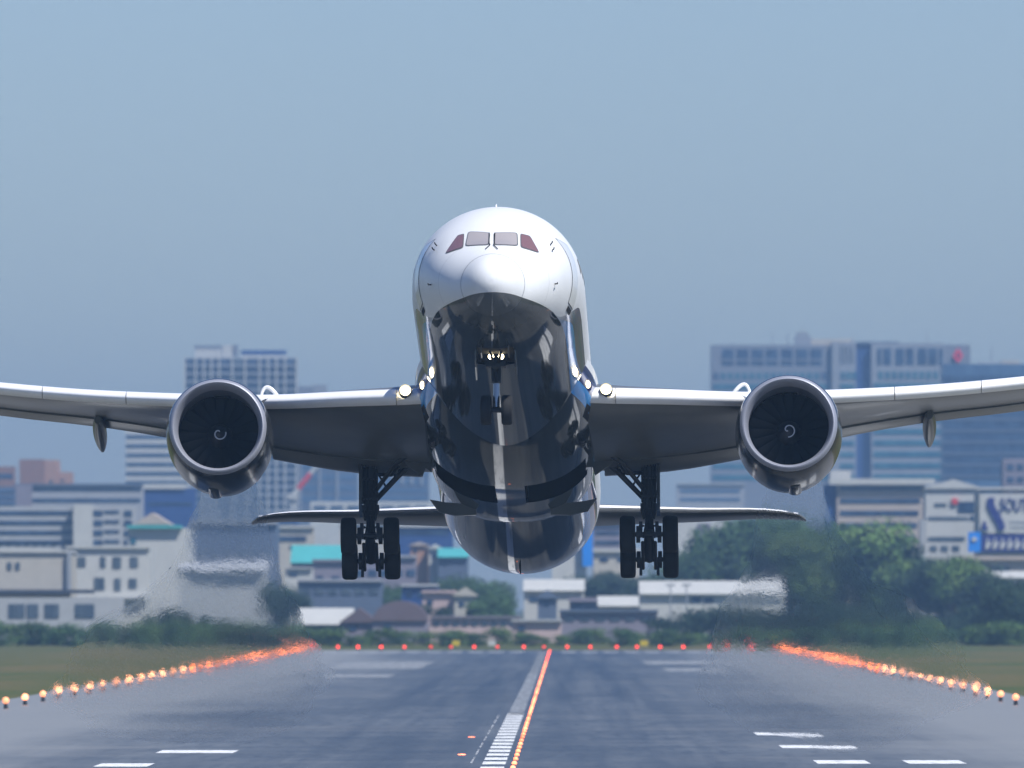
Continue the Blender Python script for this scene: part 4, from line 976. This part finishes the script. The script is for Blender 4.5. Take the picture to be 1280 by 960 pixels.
# ------------------------------------------------------------------ runway lights
E = dict(warm=emit('edge_lamp_warm', (1, .36, .17), 2.7, False, True), amber=emit('edge_lamp_amber', (1, .20, .05), 3.0, False, True), red=emit('end_lamp_red', (1, .05, .035), 2.6, False, True),
         cwarm=emit('centre_lamp_warm', (1, .23, .10), 2.6, False, True), cred=emit('centre_lamp_red', (1, .10, .05), 3, False, True))
LP = {}
def light(name, key, loc, r, h, label, group):
    o = thing(name, label, 'runway light', loc, group)
    k_ = (name, key)
    if k_ not in LP:
        st_ = MB().tube([(0,0,0), (0,0,h)], [r*.7, r*.5], 8) if h > .1 else MB().lathe([(0, r*1.5), (.015, r*1.3), (.02, .01)], (0,0,0), 'z', 14)
        LP[k_] = (st_.build('stem' if h > .1 else 'base_plate', M['gear'], o), MB().sphere((0,0,h+(r*.8 if h > .1 else .02)), r, 12, 8).build('lamp', E[key], o, True))
    else:
        for q in LP[k_]:
            c = q.copy(); COL.objects.link(c); c.parent = o
y = 480.0
while y < RWY_END-20:
    for sgn in (-1, 1):
        far = y > 1230; sd_ = 'left' if sgn < 0 else 'right'
        light('edge_light', 'amber' if far else 'warm', (sgn*30.6, y, .012), .21, .32,
              ('orange edge light on the far stretch of the %s runway edge' if far else 'warm white edge light on the near stretch of the %s runway edge') % sd_,
              ('far orange edge lights on the %s' if far else 'near warm edge lights on the %s') % sd_)
    y += 30
y = 480.0
while y < RWY_END-10:
    far = y > 1480
    light('centreline_light', 'cred' if far else 'cwarm', (.78, y, .012), .10, .03,
          'red flush light on the far stretch of the runway centre line' if far else 'orange flush light on the near stretch of the runway centre line', 'far red centre line lights' if far else 'near orange centre line lights')
    y += 15
for k in range(21):
    light('end_light', 'red', (-30+3*k + (.4 if k % 4 == 1 else 0), RWY_END-4, .012), .19, .28, 'red light in the row across the far end of the runway', 'red runway end lights')
for k in range(2):
    p = thing('inset_marker', 'small orange inset light left of the centre line, %s' % ('nearer one' if k == 0 else 'farther one'), 'runway light', (-1.55-.1*k, 590+75*k, .014))
    MB().lathe([(0, .17), (.03, .15), (.04, .01)], (0,0,0), 'z', 12).build('lamp', E['cwarm' if k == 0 else 'cwarm'], p)

# ------------------------------------------------------------------ the air
hz = MB().box(-1690, 1690, -38, 8880, -1.0, 128).build('haze', bpy.data.materials.new('haze_air'), None)
hm = hz.data.materials[0]; hm.use_nodes = True; t = hm.node_tree
for n_ in list(t.nodes):
    if n_.type != 'OUTPUT_MATERIAL': t.nodes.remove(n_)
pv = t.nodes.new('ShaderNodeVolumePrincipled'); pv.inputs['Color'].default_value = (.42, .69, 1.0, 1); pv.inputs['Density'].default_value = HAZE; pv.inputs['Anisotropy'].default_value = .3
t.links.new(pv.outputs[0], [n_ for n_ in t.nodes if n_.type == 'OUTPUT_MATERIAL'][0].inputs['Volume'])
hz['kind'] = 'stuff'; hz.display_type = 'WIRE'

def plume(sgn):
    # hot exhaust driven down behind the engine: air that bends what is seen through it, with a faint veil of its own
    ex = A0 + JM @ Vector((sgn*9.73, 27.6, -2.3))
    path = [(0, 0, .75, .75, 0), (.15, 6, 1.05, 1.0, -1.2), (.4, 14, 1.6, 1.5, -2.9), (.9, 24, 2.6, 2.1, -4.9), (1.6, 34, 3.9, 2.6, -6.4), (2.3, 43, 5.0, 2.7, -7.4), (2.7, 50, 5.2, 2.2, -7.9), (2.9, 54, 3.0, 1.2, -8.2), (2.9, 55, .8, .4, -8.3)]
    ks = []
    for i in range(len(path)-1):
        for t_ in np.linspace(0, 1, 10)[:-1]: ks.append([path[i][k]*(1-t_)+path[i+1][k]*t_ for k in range(5)])
    ks.append(list(path[-1])); rings = []
    for dx, dy, rx, rz, dz in ks:
        n = 48; rg = []
        for k in range(n):
            a_ = 2*math.pi*k/n; q = Vector((sgn*3+math.cos(a_)*2.2, dy*.12, math.sin(a_)*2.2)); w_ = 1 + .20*mnoise.noise(q*1.0) + .05*mnoise.noise(q*2.6)
            rg.append((ex.x + sgn*dx + rx*w_*math.cos(a_), ex.y + dy, max(.08, ex.z + dz + rz*w_*math.sin(a_))))
        rings.append(rg)
    m = bpy.data.materials.new('exhaust_air'); m.use_nodes = True; t = m.node_tree
    for n_ in list(t.nodes):
        if n_.type != 'OUTPUT_MATERIAL': t.nodes.remove(n_)
    g = NT(t); tc = g.n('ShaderNodeTexCoord'); out = [n_ for n_ in t.nodes if n_.type == 'OUTPUT_MATERIAL'][0]
    rip = g.noise(g.scale(tc.outputs['Object'], (1, .4, 1)), 2.6, 4, .6)
    bp = g.n('ShaderNodeBump'); bp.inputs['Strength'].default_value = 1.0; bp.inputs['Distance'].default_value = RIPPLE; t.links.new(rip, bp.inputs['Height'])
    rf = g.n('ShaderNodeBsdfRefraction'); rf.inputs['IOR'].default_value = HOT_AIR; rf.inputs['Roughness'].default_value = .35; rf.inputs['Color'].default_value = (1, 1, 1, 1)
    t.links.new(bp.outputs[0], rf.inputs['Normal'])
    lw = g.n('ShaderNodeLayerWeight'); tr = g.n('ShaderNodeBsdfTransparent'); mx = g.n('ShaderNodeMixShader')   # the hot air thins out towards its rim
    t.links.new(g.ramp(lw.outputs['Facing'], .86, .97), mx.inputs[0]); t.links.new(rf.outputs[0], mx.inputs[1]); t.links.new(tr.outputs[0], mx.inputs[2]); t.links.new(mx.outputs[0], out.inputs['Surface'])
    pv = g.n('ShaderNodeVolumePrincipled'); pv.inputs['Color'].default_value = (.66, .72, .75, 1); pv.inputs['Anisotropy'].default_value = .2; pv.inputs['Density'].default_value = VEIL
    t.links.new(pv.outputs[0], out.inputs['Volume'])
    o = fix_normals(MB().loft(rings, True).build('exhaust_plume', m, None, True, 180))
    tag(o, 'grey shimmering exhaust trailing down from the %s engine to the ground' % ('left' if sgn < 0 else 'right'), 'exhaust', None, 'stuff'); o['group'] = 'engine exhaust'
HOT_AIR, RIPPLE, VEIL = 1.000068, 2.2, .0050
for sgn in (-1, 1): plume(sgn)
